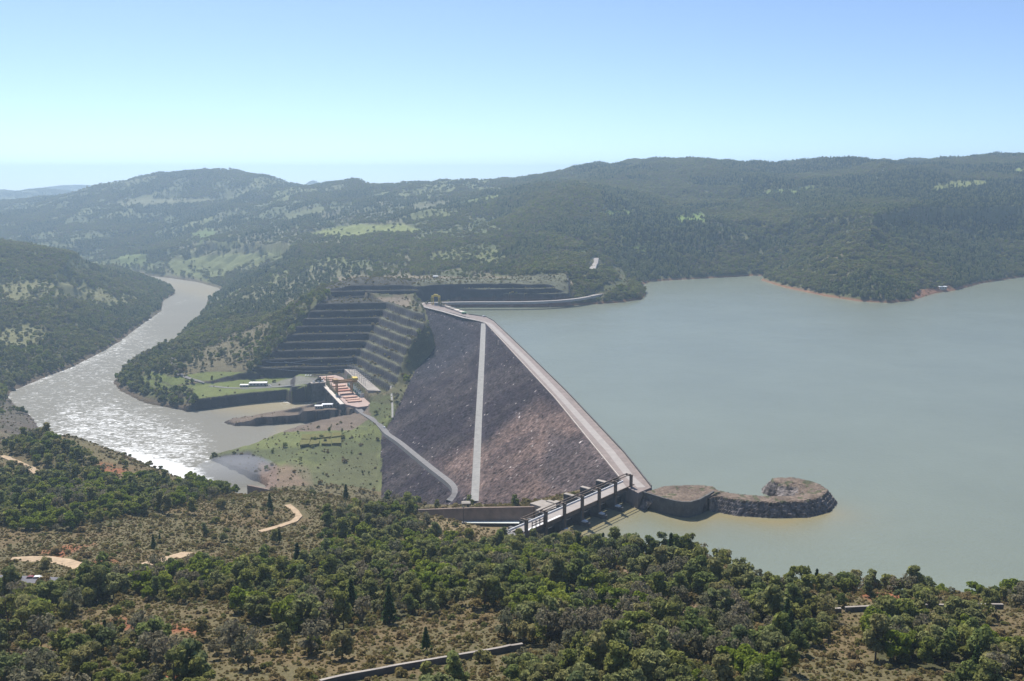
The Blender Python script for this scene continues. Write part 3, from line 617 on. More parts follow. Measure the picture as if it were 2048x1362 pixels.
pink = soft2(f_px, f_py, [(865,925),(900,905),(950,880),(975,895),(1000,860),(1080,800),(1130,820),(1230,930),(1150,1000),(960,1010),(925,985)], 16)
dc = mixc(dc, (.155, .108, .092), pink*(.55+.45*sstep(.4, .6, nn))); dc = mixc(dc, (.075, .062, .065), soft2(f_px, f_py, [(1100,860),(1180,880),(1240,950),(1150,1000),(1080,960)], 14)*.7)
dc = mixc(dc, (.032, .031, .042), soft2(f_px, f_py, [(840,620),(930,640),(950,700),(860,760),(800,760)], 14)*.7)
sp_ = vnoise(gx/1.9, gy/1.9, 240); dc = np.where((sp_ > .955)[..., None], np.array((.5, .45, .42)), dc); dc = dc*((.3+1.4*vnoise(gx/1.6, gy/1.6, 250))*(.78+.44*fbm(sdv/3.2, gy/70, 260, 3))*(.85+.3*fbm(sdv/60, gy/9, 265, 3)))[..., None]
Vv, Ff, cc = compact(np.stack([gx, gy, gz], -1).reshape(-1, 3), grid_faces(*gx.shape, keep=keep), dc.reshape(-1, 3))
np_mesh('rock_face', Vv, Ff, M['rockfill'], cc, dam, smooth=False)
ups = [U(*p, ZC) for p in [(1304, 974), (1250, 906), (1134, 783), (1050, 701), (988, 642), (973, 634), (938, 629), (921, 622), (897, 612), (872, 605)]]
outl = [crest[0], crest[1], crest[2], crest[3], crest[4], crest[5], U(838, 609, ZC), U(846, 605, ZC)]+ups[::-1]+[U(1276, 986, ZC), U(1252, 973, ZC)]
b = MB(); b.prism([p[:2] for p in outl], -14, ZC+.02); b.build('crest_body', M['crest_shoulder'], dam)
b = MB(); b.wall([p+np.array([-.5, 0, 0]) for p in ups[:7]], .8, ZC-.5, ZC+1.3); b.build('parapet', M['concrete_dark'], dam)
b = MB(); b.wall([p+np.array([.4, .3, 0]) for p in crest], .5, ZC-.5, ZC+.7); b.build('kerb', M['concrete_pale'], dam)

def road(name, pts, w, m, up=.35, down=3., H=None, z=None, dense=10):
    P = [U(x, y, z) if z is not None else cast(x, y, H or ground) for x, y in pts]; Q = []
    P = np.array(P)
    for i in range(len(P)-1):
        n = max(int(np.linalg.norm(P[i+1]-P[i])/dense), 1)
        for k in range(n): Q.append(P[i]+(P[i+1]-P[i])*k/n)
    Q.append(P[-1]); Q = np.array(Q)
    for _ in range(2): Q[1:-1, :2] = (Q[:-2, :2]+2*Q[1:-1, :2]+Q[2:, :2])/4
    if z is None: Q[:, 2] = np.maximum((H or ground)(Q[:, 0], Q[:, 1]), Q[:, 2]*0-200)
    for _ in range(3): Q[1:-1, 2] = (Q[:-2, 2]+2*Q[1:-1, 2]+Q[2:, 2])/4
    b = MB(); b.strip(Q, w, up, down); o = b.build(name, m); tag(o, kind='structure'); return Q
cl = [U(*p, ZC) for p in [(1283, 975), (1262, 956), (1221, 903), (1119, 790), (1050, 717), (980, 648), (962, 642), (926, 634.5), (885, 622.5), (852, 614.5), (840, 609.5), (850, 605.5), (875, 604.5)]]
Q = np.array(cl); b = MB(); b.strip(Q, 6.5, .06, 0); tag(b.build('crest_road', M['crest_road']), kind='structure')
def hdam(X, Y): return np.where(sdist(X, Y, FOOT) < 4, np.maximum(damz(X, Y), ground(X, Y)), ground(X, Y))
ramp_Q = road('ramp_road', [(968, 648), (966, 700), (962, 780), (958, 860), (955, 930), (953, 980), (951, 1004)], 8.5, M['ramp'], 1.0, 4, damz)
ramp2 = road('powerhouse_road', [(716, 818), (735, 832), (765, 856), (800, 884), (850, 925), (893, 958), (910, 972), (917, 984), (910, 996), (898, 1003)], 8, M['asphalt'], .9, 4, hdam)
wb = MB(); Qe = ramp2.copy(); wb.strip(Qe+np.array([0, 0, .02]), .5, 1.0, 0); 
far_Q = road('lakeside_road', [(850, 606), (880, 605), (930, 604), (1000, 604), (1060, 603.5), (1110, 601.5), (1150, 598), (1180, 593)], 8, M['crest_road'], .5, 4, z=13.)
far_Q2 = road('lakeside_road', [(1180, 593), (1205, 588), (1230, 581), (1245, 573), (1248, 567), (1242, 560), (1233, 554)], 9, M['crest_road'], 1.2, 5, z=13.)
hill_Q = road('hill_road', [(1184, 540), (1187, 528), (1191, 517)], 14, M['crest_road'], 1.5, 3)
road('highway', [(-120, 1157), (-40, 1159), (0, 1160), (40, 1161.5), (75, 1163), (110, 1165)], 9.5, M['highway'], .4, 3)
road('dirt_road', [(20, 1121), (60, 1119), (95, 1119), (130, 1124), (160, 1132), (176, 1142), (176, 1150)], 7.5, M['dirt'], .4, 2)
road('dirt_road', [(285, 1132), (330, 1120), (380, 1106)], 9, M['dirt'], .4, 2)
road('dirt_track', [(520, 1064), (565, 1052), (600, 1042), (610, 1036), (592, 1022), (575, 1010)], 4.5, M['dirt'], .4, 2)
road('dirt_track', [(-20, 906), (10, 915), (40, 925), (70, 940), (80, 953)], 6, M['dirt'], .4, 2)
road('gravel_road', [(410, 765), (375, 757), (352, 746), (341, 732), (341, 720), (352, 712), (365, 710)], 8, M['asphalt'], .5, 3)
road('foot_path', [(782, 772), (783, 790), (785, 812), (785, 838)], 2.5, M['ramp'], .5, 2)
road('yard_road', [(640, 764), (585, 770), (540, 774), (500, 777), (455, 776), (420, 772)], 6, M['asphalt'], .3, 2)
bpy.data.objects['highway']
hp = [cast(x, y, ground) for x, y in [(-120, 1157), (-40, 1159), (0, 1160), (40, 1161.5), (75, 1163), (110, 1165)]]

# ------------------------------------------------------------------ rock groyne
gpl = [U(x, y, 9.5)[:2] for x, y in [(1432, 986), (1480, 994), (1540, 998), (1595, 997), (1628, 989), (1637, 978), (1618, 967), (1588, 960), (1560, 960)]]
plat = np.array([U(x, y, 10.5)[:2] for x, y in [(1300, 981), (1330, 972), (1385, 970), (1425, 972), (1440, 984), (1425, 990), (1396, 1000), (1378, 1004), (1352, 1002), (1327, 996), (1285, 984)]])
gx, gy = np.meshgrid(np.arange(88, 262, .8), np.arange(610, 760, .8))
dd = seg_dist(gx, gy, gpl); dp = sdist(gx, gy, plat)
wav = (fbm(gx/12, gy/12, 300, 3)-.5)*3
hz = np.minimum(9.6-np.maximum(dd-5.5+wav*.4, 0)*1.25, 9.6)-30*((gx < 141) & (gy < 654)); hz = hz+0*hz
hp_ = np.minimum(10.6-np.maximum(dp, 0)*np.where(gy > 652+(gx-106)*-.02, 1.6, 9), 10.6); hz = np.maximum(hz, hp_)
lay = np.where(hz < 9.0, np.floor(hz/2.3)*2.3+2.3*sstep(0, .55, (hz/2.3) % 1), hz)
blk = fbm(gx/2.2, gy/2.2, 310, 3, True)*1.7-1.0
hook = inside(gx, gy, np.array([U(x, y, 5)[:2] for x, y in [(1545, 962), (1600, 962), (1640, 975), (1630, 995), (1560, 1002), (1540, 985), (1560, 975)]])); hook = inside(gx, gy, np.array(gpl[2:])); hz = np.where(hook, np.maximum(hz, 9.6-np.maximum(seg_dist(gx, gy, gpl[4:])-4.5, 0)*.22), hz); lay = np.where(hz < 9.0, np.floor(hz/2.3)*2.3+2.3*sstep(0, .55, (hz/2.3) % 1), hz)
hz = np.where(hz < 9.3, lay+blk, hz+(fbm(gx/4, gy/4, 320, 3)-.5)*.9)
kv = hz > -3; keep = kv[:-1, :-1] & kv[1:, 1:] & kv[1:, :-1] & kv[:-1, 1:]
gc = np.where((hz > 8.8)[..., None], np.array((.17, .13, .10))*(.7+.6*fbm(gx/6, gy/6, 330, 3))[..., None], np.array((.15, .13, .12))*(.25+1.5*vnoise(gx/1.7, gy/1.7, 340))[..., None])
gc = np.where(((hz > 8.8) & (fbm(gx/4.5, gy/4.5, 350, 2) > .66))[..., None], (.09, .09, .05), gc)
Vv, Ff, cc = compact(np.stack([gx, gy, hz], -1).reshape(-1, 3), grid_faces(*gx.shape, keep=keep), gc.reshape(-1, 3))
gro = np_mesh('rock_groyne', Vv, Ff, M['rockfill'], cc, None, smooth=False); tag(gro, 'hook shaped groyne of stacked dark boulders curling out into the reservoir', 'groyne')
b = MB(); tw = [U(x, y, 11.4) for x, y in [(1247, 972), (1286, 983), (1327, 995.6), (1352, 1001.5), (1366, 1003.5), (1380, 1003.5), (1398, 998.5), (1416, 989), (1427, 982)]]
b.wall(tw, 1.4, -12, 11.5); o = b.build('training_wall', M['concrete_dark']); tag(o, 'curved dark concrete retaining wall rising from the reservoir beside the groyne', 'retaining wall')

# ------------------------------------------------------------------ spillway bridge
def P3(s, q, z): p = bq(s, q); return (p[0], p[1], z)
brg = empty('spillway_bridge', P3(BL/2, 0, -12)); tag(brg, 'long concrete spillway bridge on dark piers at the right end of the dam', 'bridge')
b = MB(); b.box(bq(BL/2+1, 4.6), BE, (BL+10, 9.6), 10.4, ZC); b.build('deck', M['crest_road'], brg)
b = MB(); b.box(bq(BL/2+1, 9.7), BE, (BL+10, .5), ZC, ZC+1.0); b.build('far_parapet', M['white'], brg)
b = MB(); b.box(bq(BL/2+1, -.35), BE, (BL+10, .6), 9.6, ZC+.5); b.build('edge_beam', M['steel_brown'], brg)
b = MB(); b.box(bq(BL/6, .9), BE, (BL/3-2, 2.0), ZC+.004, ZC+.35); b.build('white_walkway', M['white'], brg)
for i in range(7):
    s = BL*i/6
    b = MB()
    nose = [bq(s-1.5, 30), bq(s+1.5, 30), bq(s+1.5, -6), bq(s+.6, -8.2), bq(s-.6, -8.2), bq(s-1.5, -6)]
    b.prism(nose, -16, 3.0); b.prism([bq(s-1.5, 29 if i > 3 else 20), bq(s+1.5, 29 if i > 3 else 20), bq(s+1.5, -2.2), bq(s-1.5, -2.2)], 3.0, 10.39)
    pier = b.build('pier', M['concrete_dark'], brg)
    b = MB(); b.prism([bq(s-1.7, -2.3), bq(s+1.7, -2.3), bq(s+1.4, -5.6), bq(s-1.4, -5.6)], 3.002, 3.8); b.build('pier_cap', M['white'], pier)
    b = MB(); b.box(bq(s, -1.45), BE, (2.0, 1.6), 3.0, ZC+8.2); b.build('gantry_post', M['steel_brown'], brg)
    b = MB(); b.box(bq(s, .2), BE, (1.6, 5.6), ZC+8.2, ZC+9.3); b.build('cross_arm', M['steel_brown'], brg)
    if i < 6:
        for q in (-.9, 2.2):
            b = MB(); b.box(bq(s+BL/12, q), BE, (BL/6, .45), ZC+9.31, ZC+9.85); b.build('gantry_rail', M['steel_brown'], brg)
        b = MB(); b.box(bq(s+BL/12, 6), BE, (BL/6-3.2, .8), -12, 4); b.build('spillway_gate', M['dark'], brg)
    if i > 2:
        b = MB(); b.box(bq(s, 24.5), BE, (3.3, 9.), 10.4, 11.0); b.build('pier_tail_slab', M['concrete'], brg)
hoist = empty('gate_hoist', P3(12, 1, ZC)); tag(hoist, 'dark steel lifting frame between the first two gantry posts of the bridge', 'lifting frame')
for z in (4.0, 2.2): b = MB(); b.tube(P3(7, -.6, ZC+z+.4), P3(19, -.6, ZC+z+.4), .28); b.build('lifting_beam', M['dark'], hoist)
for s in (7, 11, 15, 19): b = MB(); b.tube(P3(s, -.6, ZC+.4), P3(s, -.6, ZC+5.4), .3); b.build('hanger', M['dark'], hoist)
road('bridge_approach_road', [(958, 1091), (985, 1083), (1012, 1076), (1030, 1070), (1046, 1062)], 9, M['asphalt'], .1, 3, z=ZC-.1)
b = MB(); b.strip([P3(-38, .4, ZC+.2), P3(-5, .4, ZC+.2)], .5, .0, 0); b.strip([P3(-38, 8.6, ZC+.2), P3(-5, 8.6, ZC+.2)], .35, .0, 0); tag(b.build('road_marking', M['paint']), kind='structure')
# chute walls and white water
chute = empty('spillway_chute', (CW2[0], CW2[1], -40)); tag(chute, 'sloping concrete spillway channel with long brown side wall below the rock face', 'spillway channel')
b = MB(); far_w = [CW1, (CW1+CW2)/2, CW2, (CW2+CW3)/2, CW3]
b.wall(far_w, 2.4, [chz(p[0], p[1])-3 for p in far_w], [-1, -14, -28, -54, -72]); b.build('side_wall', M['wall_face'], chute)
near_w = [CN1, (CN1+CN2)/2, CN2, (CN2+CN3)/2, CN3]
b = MB(); b.wall(near_w, 2.0, [chz(p[0], p[1])-3 for p in near_w], [chz(p[0], p[1])+6 for p in near_w]); b.build('side_wall', M['concrete_dark'], chute)
b = MB()
def lerp(a, c, t): return a*(1-t)+c*t
for W1, W2, N1, N2 in ((CW1, CW2, CN1, CN2), (CW2, CW3, CN2, CN3)):
    for k in range(12):
        q = [lerp(W1, W2, k/12), lerp(W1, W2, (k+1)/12), lerp(lerp(W1, W2, (k+1)/12), lerp(N1, N2, (k+1)/12), .12), lerp(lerp(W1, W2, k/12), lerp(N1, N2, k/12), .12)]; n0 = len(b.v)
        for p in q: b.v.append((p[0], p[1], float(chz(p[0], p[1])+.3)))
        b.f.append((n0, n0+1, n0+2, n0+3))
b.build('white_water', M['foam'], chute)
b = MB(); b.prism([bq(BL*.72, 30), bq(BL*.72, 42), bq(BL*.50, 40), bq(BL*.50, 34)], -14, 1.0); b.prism([CW1+np.array([-3, 6]), CW1+np.array([12, -8]), CW1+np.array([24, 2]), CW1+np.array([6, 14])], -14, -.6); b.build('divider_block', M['concrete'], chute)

# ------------------------------------------------------------------ powerhouse
pw = empty('powerhouse', (PO[0], PO[1], ZR)); tag(pw, 'low concrete powerhouse with pinkish roof deck and row of salmon hatches by the tailrace', 'power station')
b = MB(); b.prism([ph(-52, .5), ph(146, .5), ph(168, 12), ph(166, 33), ph(-30, 33), ph(-52, 26)], ZR-4, ZD); b.build('deck', M['deck_pink'], pw)
b = MB(); b.prism([ph(-8, -5.5), ph(144, -5.5), ph(144, .49), ph(-8, .49)], ZR-4, ZD-.6); b.build('front_wall', M['concrete_dark'], pw)
b = MB(); b.prism([ph(-8, -6.6), ph(144, -6.6), ph(144, -1.2), ph(-8, -1.2)], ZD-.59, ZD+.35); b.build('tailrace_walkway', M['concrete_pale'], pw)
for k in range(6):
    b = MB(); b.prism([ph(8+k*23, -7.6), ph(10+k*23, -7.6), ph(10+k*23, -5.51), ph(8+k*23, -5.51)], ZR-3, ZD-2); b.build('draft_tube_pier', M['concrete_dark'], pw)
hs = [-36, -22, -4, 44, 60, 76, 93, 108, 121]; hs = [-34, -22, -8, 30, 47, 64, 86, 108, 124, 136]
for i, s in enumerate(hs):
    n0, n1 = (3, 20) if s < 0 else (5, 25); wd = 2.9 if s < 0 else 3.6
    pts = [ph(s-wd, n0+2), ph(s-wd*.5, n0), ph(s+wd*.5, n0), ph(s+wd, n0+2), ph(s+wd, n1-2), ph(s+wd*.5, n1), ph(s-wd*.5, n1), ph(s-wd, n1-2)]
    b = MB(); b.prism(pts, ZD+.01, ZD+1.8); b.build('hatch_cover', M['red_hatch' if i == 5 else 'salmon'], pw)
# upper terrace behind the powerhouse
b = MB(); b.prism([ph(-30, 36), ph(128, 36), ph(138, 52), ph(-20, 52)], ZR, -59); o = b.build('switchyard_terrace', M['concrete']); tag(o, 'long raised concrete terrace behind the powerhouse carrying thin steel frames', 'terrace')
for k in range(11):
    s = -16+k*11.5; p = ph(s, 44); g = empty('steel_portal', (p[0], p[1], -59))
    tag(g, ['nearest', 'second nearest', 'third nearest', 'fourth nearest', 'fifth nearest', 'sixth', 'seventh', 'eighth', 'ninth', 'second farthest', 'farthest'][10-k]+' of the thin grey steel frames standing on the terrace behind the powerhouse', 'steel frame', 'steel frames on the powerhouse terrace')
    for n in (39, 49): b = MB(); q = ph(s, n); b.tube((q[0], q[1], -59), (q[0], q[1], -50.5), .35, .25, 6); b.build('post', M['steel_grey'], g)
    b = MB(); q = ph(s, 38); r = ph(s, 50); b.tube((q[0], q[1], -50.4), (r[0], r[1], -50.4), .35, n=6); b.build('crossbar', M['steel_grey'], g)
ordn = ['farthest', 'second farthest', 'third farthest', 'middle', 'third nearest', 'second nearest', 'nearest']
for k in range(7):
    s = 34+k*12.2; p = ph(s, 29.5); g = empty('transformer', (p[0], p[1], ZD)); tag(g, ordn[k]+' of the teal transformers with white bushings along the powerhouse deck', 'transformer', 'transformers along the powerhouse deck')
    b = MB(); b.box(p, PV, (5.2, 4.4), ZD+.01, ZD+4.2); b.build('tank', M['teal'], g)
    for j in (-1, 0, 1):
        b = MB(); q = ph(s+j*1.5, 28.4); r = ph(s+j*1.9, 26.6); b.tube((q[0], q[1], ZD+4.2), (r[0], r[1], ZD+7.0), .5, .25, 7); b.build('bushing', M['porcelain'], g)
    b = MB(); b.box(ph(s+4.6, 31), PV, (.5, 6), ZD+.01, ZD+5.6); b.build('fire_wall', M['porcelain'], g)
gc = empty('gantry_crane', ph(82, 12)+(ZD,)); tag(gc, 'tall brown and yellow gantry crane straddling the powerhouse roof deck', 'crane')
for n in (1.5, 23):
    for s in (77, 87):
        b = MB(); q = ph(s, n); b.box(q, PV, (1.5, 1.5), ZD+1.2, ZD+17); b.build('leg', M['brown_yellow'], gc)
    b = MB(); b.box(ph(82, n), PV, (14, 2.2), ZD+.05, ZD+1.2); b.build('wheel_truck', M['teal'], gc)
b = MB()
for s in (77, 87): b.box(ph(s, 13), PN, (34, 1.8), ZD+17, ZD+20)
b.build('main_girder', M['brown_yellow'], gc)
b = MB(); b.box(ph(82, 0), PV, (11, 7), ZD+20, ZD+22.6); b.build('hoist_house', M['brown_yellow'], gc)
b = MB(); b.box(ph(82, 28), PV, (12, 7), ZD+20, ZD+23); cb = b.build('cab', M['yellow'], gc); b = MB(); b.box(ph(82, 28), PV, (12.1, 7.1), ZD+21, ZD+21.9); b.build('window', M['glass'], cb)
# concrete block and quay wall at the tailrace head
ta = U(652, 768, ZD)[:2]; tb = U(583, 774, ZD)[:2]; te = (tb-ta)/np.hypot(*(tb-ta)); 
b = MB(); b.wall([ta, tb], 2.5, ZR-3, ZD+.5); o = b.build('quay_wall', M['concrete_dark']); tag(o, 'grey concrete quay wall along the far side of the tailrace pool', 'quay wall')
tc = U(636, 772, ZD)[:2]; tw_ = empty('gate_tower', (tc[0], tc[1], ZR)); tag(tw_, 'square grey concrete block at the inner corner of the tailrace pool', 'concrete tower')
b = MB(); b.box(tc, te, (20, 9), ZR-3, ZD+5); b.build('wall', M['concrete_dark'], tw_); b = MB(); b.box(tc, te, (22, 11), ZD+5.01, ZD+6); b.build('roof_slab', M['concrete'], tw_)
for k in (-7, -1, 6): b = MB(); b.box(tc+te*k, te, (3, 2), ZD+6.01, ZD+8); b.build('vent_box', M['porcelain'], tw_)

def house(px, py, z, L, Dp, Hh, e, label, cat='building', roofm='white', nwin=5, wallm='cream', name='service_building'):
    c = U(px, py, z)[:2]; g = empty(name, (c[0], c[1], z)); tag(g, label, cat); q = np.array([-e[1], e[0]])
    b = MB(); b.box(c, e, (L, Dp), z-.5, z+Hh); w_ = b.build('wall', M[wallm], g)
    b = MB(); b.box(c, e, (L+1.4, Dp+1.4), z+Hh+.003, z+Hh+.5); b.prism([tuple(c+e*a*(L+1)/2+q*d*(Dp+1)/2) for a, d in ((-1, -1), (1, -1), (1, 1), (-1, 1))], z+Hh+.5, z+Hh+1.3, top=[tuple(c+e*a*L/2+q*d*.3) for a, d in ((-1, -1), (1, -1), (1, 1), (-1, 1))]); b.build('roof', M[roofm], g)
    sg = -1 if q[1] > 0 else 1
    for k in range(nwin):
        s = (k+.5)/nwin*L-L/2; b = MB(); b.box(c+e*s+q*sg*Dp/2, e, (L/nwin*.45, .2), z+Hh*.35, z+Hh*.75); b.build('window', M['glass'], g)
    b = MB(); b.box(c+e*(L/2-1.5)+q*sg*(Dp/2+.02), e, (1.2, .2), z, z+2.1); b.build('door', M['dark'], g)
    return g
ex = np.array([1., .06])/math.hypot(1, .06)
house(517, 771, -79, 26, 9, 4.5, ex, 'long low building with white roof on the green terrace left of the powerhouse')
house(489, 773, -79, 12, 6, 2.6, ex, 'small low shed with white roof left of the longer white roofed building', 'shed', nwin=3, name='shed')
house(655, 814, -80, 14, 6, 4, ex, 'right half of the white roofed building on the rocky spit below the powerhouse', nwin=4)
house(638, 816.5, -80, 10, 5.4, 3.6, ex, 'lower left half of the white roofed building on the rocky spit', nwin=3)
house(932, 1014, -38 if False else float(hdam(*[np.array([v]) for v in U(932, 1014, -33)[:2]])[0]), 6, 5, 3.6, ex, 'small tan hut at the foot of the rock face behind two lamp posts', 'hut', 'concrete', 2, 'concrete', 'hut')
q = cast(871, 556, ground); house(871, 556, q[2], 9, 6, 3.5, ex, 'tiny white roofed house on the bare plateau above the rock cut', 'house', nwin=2, name='plateau_house')
q = cast(1884, 578, ground); house(1884, 578, q[2], 16, 9, 5, ex, 'pale roofed lakeside house on the red shore of the wooded headland', 'house', nwin=3, name='lakeside_house')
house(928.5, 628, ZC, 7, 4, 2.6, ex, 'small dark green kiosk on the dam crest at the bend of the parapet', 'kiosk', 'green_paint', 2, 'green_paint', 'kiosk')
# intake works at the far end of the crest
it = empty('intake_structure', U(890, 616, ZC)); tag(it, 'pale concrete intake blocks stepping along the far end of the dam crest', 'intake')
for k in range(6):
    a = U(876+k*8.6, 608.6+k*3.1, ZC); d_ = U(884+k*8.6, 611.5+k*3.1, ZC); e = (d_-a)[:2]; L = np.hypot(*e); e = e/L
    b = MB(); b.box(((a+d_)/2)[:2], e, (L*.86, 7.5), ZC-20, ZC+2.6); b.build('intake_block', M['concrete_pale' if k > 3 else 'concrete'], it)
    b = MB(); b.tube((a[0], a[1], ZC), (a[0], a[1], ZC+6), .3, .2, 6); b.build('lamp_post', M['steel_grey'], it)
ic = U(872, 610, ZC)[:2]; g = empty('intake_gantry_crane', (ic[0], ic[1], ZC)); tag(g, 'bright yellow gantry crane standing over the intake at the far end of the crest', 'crane')
e = np.array([1., -.25]); e = e/np.hypot(*e); q_ = np.array([.25, 1.])/np.hypot(1, .25)
for i in (-1, 1):
    for j in (-1, 1):
        b = MB(); p = ic+e*i*6+q_*j*4; b.box(p, e, (1.1, 1.1), ZC, ZC+13.5); b.build('leg', M['yellow'], g)
    b = MB(); b.box(ic+e*i*6, q_, (11, 1.6), ZC+13.5, ZC+15); b.build('end_beam', M['yellow'], g)
b = MB(); b.box(ic, e, (15, 3), ZC+14.9, ZC+16.8); b.build('main_girder', M['yellow'], g); b = MB(); b.box(ic, e, (7, 4.5), ZC+16.81, ZC+19); b.build('trolley', M['yellow'], g)
b = MB(); b.box(ic+e*1.5, e, (7, 5), ZC+.01, ZC+4.5); b.build('hoist_base', M['steel_grey'], g)

# lamp posts by the chute
for k, (x, y0, lb_) in enumerate([(927, 1047, 'left of the two dark lamp posts standing before the long spillway wall'), (951, 1048, 'right of the two dark lamp posts standing before the long spillway wall')]):
    p = cast(x, y0, ground); g = empty('lamp_post', p); tag(g, lb_, 'lamp post', 'lamp posts before the spillway wall')
    b = MB(); b.tube(p, p+np.array([0, 0, 11.5]), .28, .18); b.build('pole', M['wood'], g)
    b = MB(); b.box(p[:2], (1, 0), (2.2, .6), p[2]+11.5, p[2]+12.1); b.build('lamp_head', M['dark'], g)
    b = MB(); b.box(p[:2], (1, 0), (2.4, 2.4), p[2]-.6, p[2]+.9); b.build('footing', M['concrete_dark'], g)
# clipped hedges
HX = [((604,871),(622.5,871.5),(621,881),(603,880)), ((623,870),(641.5,869.5),(641,878),(622,877.5)), ((645,868.5),(663.5,867),(661.5,875.5),(643.5,878)), ((664.5,868),(682.6,867),(682.6,874),(663,876.5)),
      ((602,882),(621,881.5),(618.5,890),(600,892.5)), ((622,882),(639,881),(638,889.5),(618.5,892.5)), ((644,880),(661,880.5),(662,890),(643,889.5)), ((663,880),(682,878.5),(682,888.5),(664,889))]
HL = ['top left', 'second in the top row', 'third in the top row', 'top right', 'bottom left', 'second in the bottom row', 'third in the bottom row', 'bottom right']
for pts, lb_ in zip(HX, HL):
    zz = float(ground(*[np.array([v]) for v in U(642, 880, -84)[:2]])[0])
    b = MB(); b.prism([U(x, y, zz)[:2] for x, y in pts], zz-1, zz+1.8, top=[U(x, y, zz)[:2]*1. for x, y in pts]); o = b.build('hedge', M['hedge'])
    tag(o, lb_+' of the eight olive clipped hedges on the lawn', 'hedge', 'clipped hedges on the lawn')
# power cables
cabs = [((500, 708), -48, (706, 727), -60, 'upper left'), ((500, 716), -52, (706, 733), -62, ''), ((505, 736), -60, (704, 743), -66, ''), ((498, 724), -56, (640, 722), -56, '')]
for i, (a, za, c_, zc_, _) in enumerate(cabs):
    p = cast(a[0], a[1], ground); r = cast(c_[0], c_[1], ground); b = MB(); L = []
    for k in range(25): t = k/24; L.append(p*(1-t)+r*t+np.array([0, -14*4*t*(1-t), 6-10*4*t*(1-t)*.5]))
    for k in range(24): b.tube(L[k], L[k+1], .2, n=5)
    o = b.build('power_cable', M['cable']); tag(o, ['highest', 'second highest', 'lowest', 'third'][i]+' of the pale power cables strung across the shaded rock cut', 'cable', 'power cables across the rock cut')
# low walls in the foreground
def lowwall(px, h_, label):
    P = [cast(x, y, ground) for x, y in px]; Q = []
    for i in range(len(P)-1):
        for k in range(14): Q.append(P[i]+(P[i+1]-P[i])*k/14)
    Q.append(P[-1]); Q = np.array(Q); Q[:, 2] = ground(Q[:, 0], Q[:, 1])
    for _ in range(4): Q[1:-1, 2] = (Q[:-2, 2]+2*Q[1:-1, 2]+Q[2:, 2])/4
    g = empty('channel_wall', Q[0]); tag(g, label, 'wall')
    b = MB(); b.wall(Q, .7, list(Q[:, 2]-2), list(Q[:, 2]+h_+.5)); b.build('wall_face', M['concrete_dark'], g)
    b = MB(); b.wall(Q+np.array([0, .3, 0]), 1.0, list(Q[:, 2]+h_+.51), list(Q[:, 2]+h_+.65)); b.build('coping', M['concrete'], g)
lowwall([(640, 1375), (760, 1350), (880, 1328), (1020, 1303), (1045, 1299)], 1.5, 'long low concrete channel wall with pale coping crossing the brown slope at bottom centre')
lowwall([(1690, 1224), (1800, 1220), (1900, 1219), (2006, 1218)], 1.4, 'low concrete channel wall with pale coping among the trees at the right')
lowwall([(1590, 1228), (1640, 1226), (1682, 1225)], 1.2, 'short piece of low dark wall between trees left of the right hand channel wall')

def car(px, py, H, heading, label, m='car_white', scale=1.0):
    p = cast(px, py, H) if callable(H) else U(px, py, H); g = empty('parked_car', p); tag(g, label, 'car'); h = np.array([math.cos(heading), math.sin(heading)]); n = np.array([-h[1], h[0]]); z = p[2]+.55; k = scale
    def pf(prof, hw, m_, nm, par):
        b = MB(); N = len(prof)
        for sg in (-1, 1):
            for x, zz in prof: q = p[:2]+h*x*k+n*sg*hw*k; b.v.append((q[0], q[1], z+zz*k))
        b.f.append(tuple(range(N))); b.f.append(tuple(range(2*N-1, N-1, -1)))
        for i in range(N): j = (i+1) % N; b.f.append((i, j, N+j, N+i))
        return b.build(nm, M[m_], par)
    bd = pf([(-2.2, .35), (-2.2, .9), (-1.9, 1.0), (-1.5, 1.5), (.4, 1.55), (1.1, 1.0), (2.1, .85), (2.25, .4)], .86, m, 'body', g)
    pf([(-1.75, 1.03), (-1.4, 1.42), (.35, 1.46), (.95, 1.03)], .88, 'glass', 'window', bd)
    for sx in (-1.4, 1.4):
        for sy in (-.8, .8):
            b = MB(); q = p[:2]+h*sx*k+n*sy*k; q2 = q+n*.22*k*(1 if sy > 0 else -1); b.tube((q[0], q[1], z+.33*k), (q2[0], q2[1], z+.33*k), .34*k, n=12); b.build('wheel', M['tyre'], g)
car(77, 1161, ground, .1, 'white car on the grey highway at the left edge beside the trees', scale=1.15)
car(64, 1160.5, ground, .1, 'dark red car just left of the white car on the highway', 'car_red', 1.1)
car(768, 856, lambda X, Y: hdam(X, Y)+.4, 2.2, 'white car on the road at the left foot of the rock face', scale=1.1)
car(540, 773, -79., .1, 'white car just right of the long white roofed building', scale=1.1)
car(612, 752, -72., 1.4, 'leftmost of the white cars at the far end of the powerhouse yard', scale=1.)
car(617, 752, -72., 1.4, 'middle of the white cars at the far end of the powerhouse yard', scale=1.)
car(622, 752, -72., 1.4, 'rightmost of the white cars at the far end of the powerhouse yard', scale=1.)
car(968, 634, ZC, 0.3, 'white car on the dam crest near the corner of the parapet', scale=1.2)
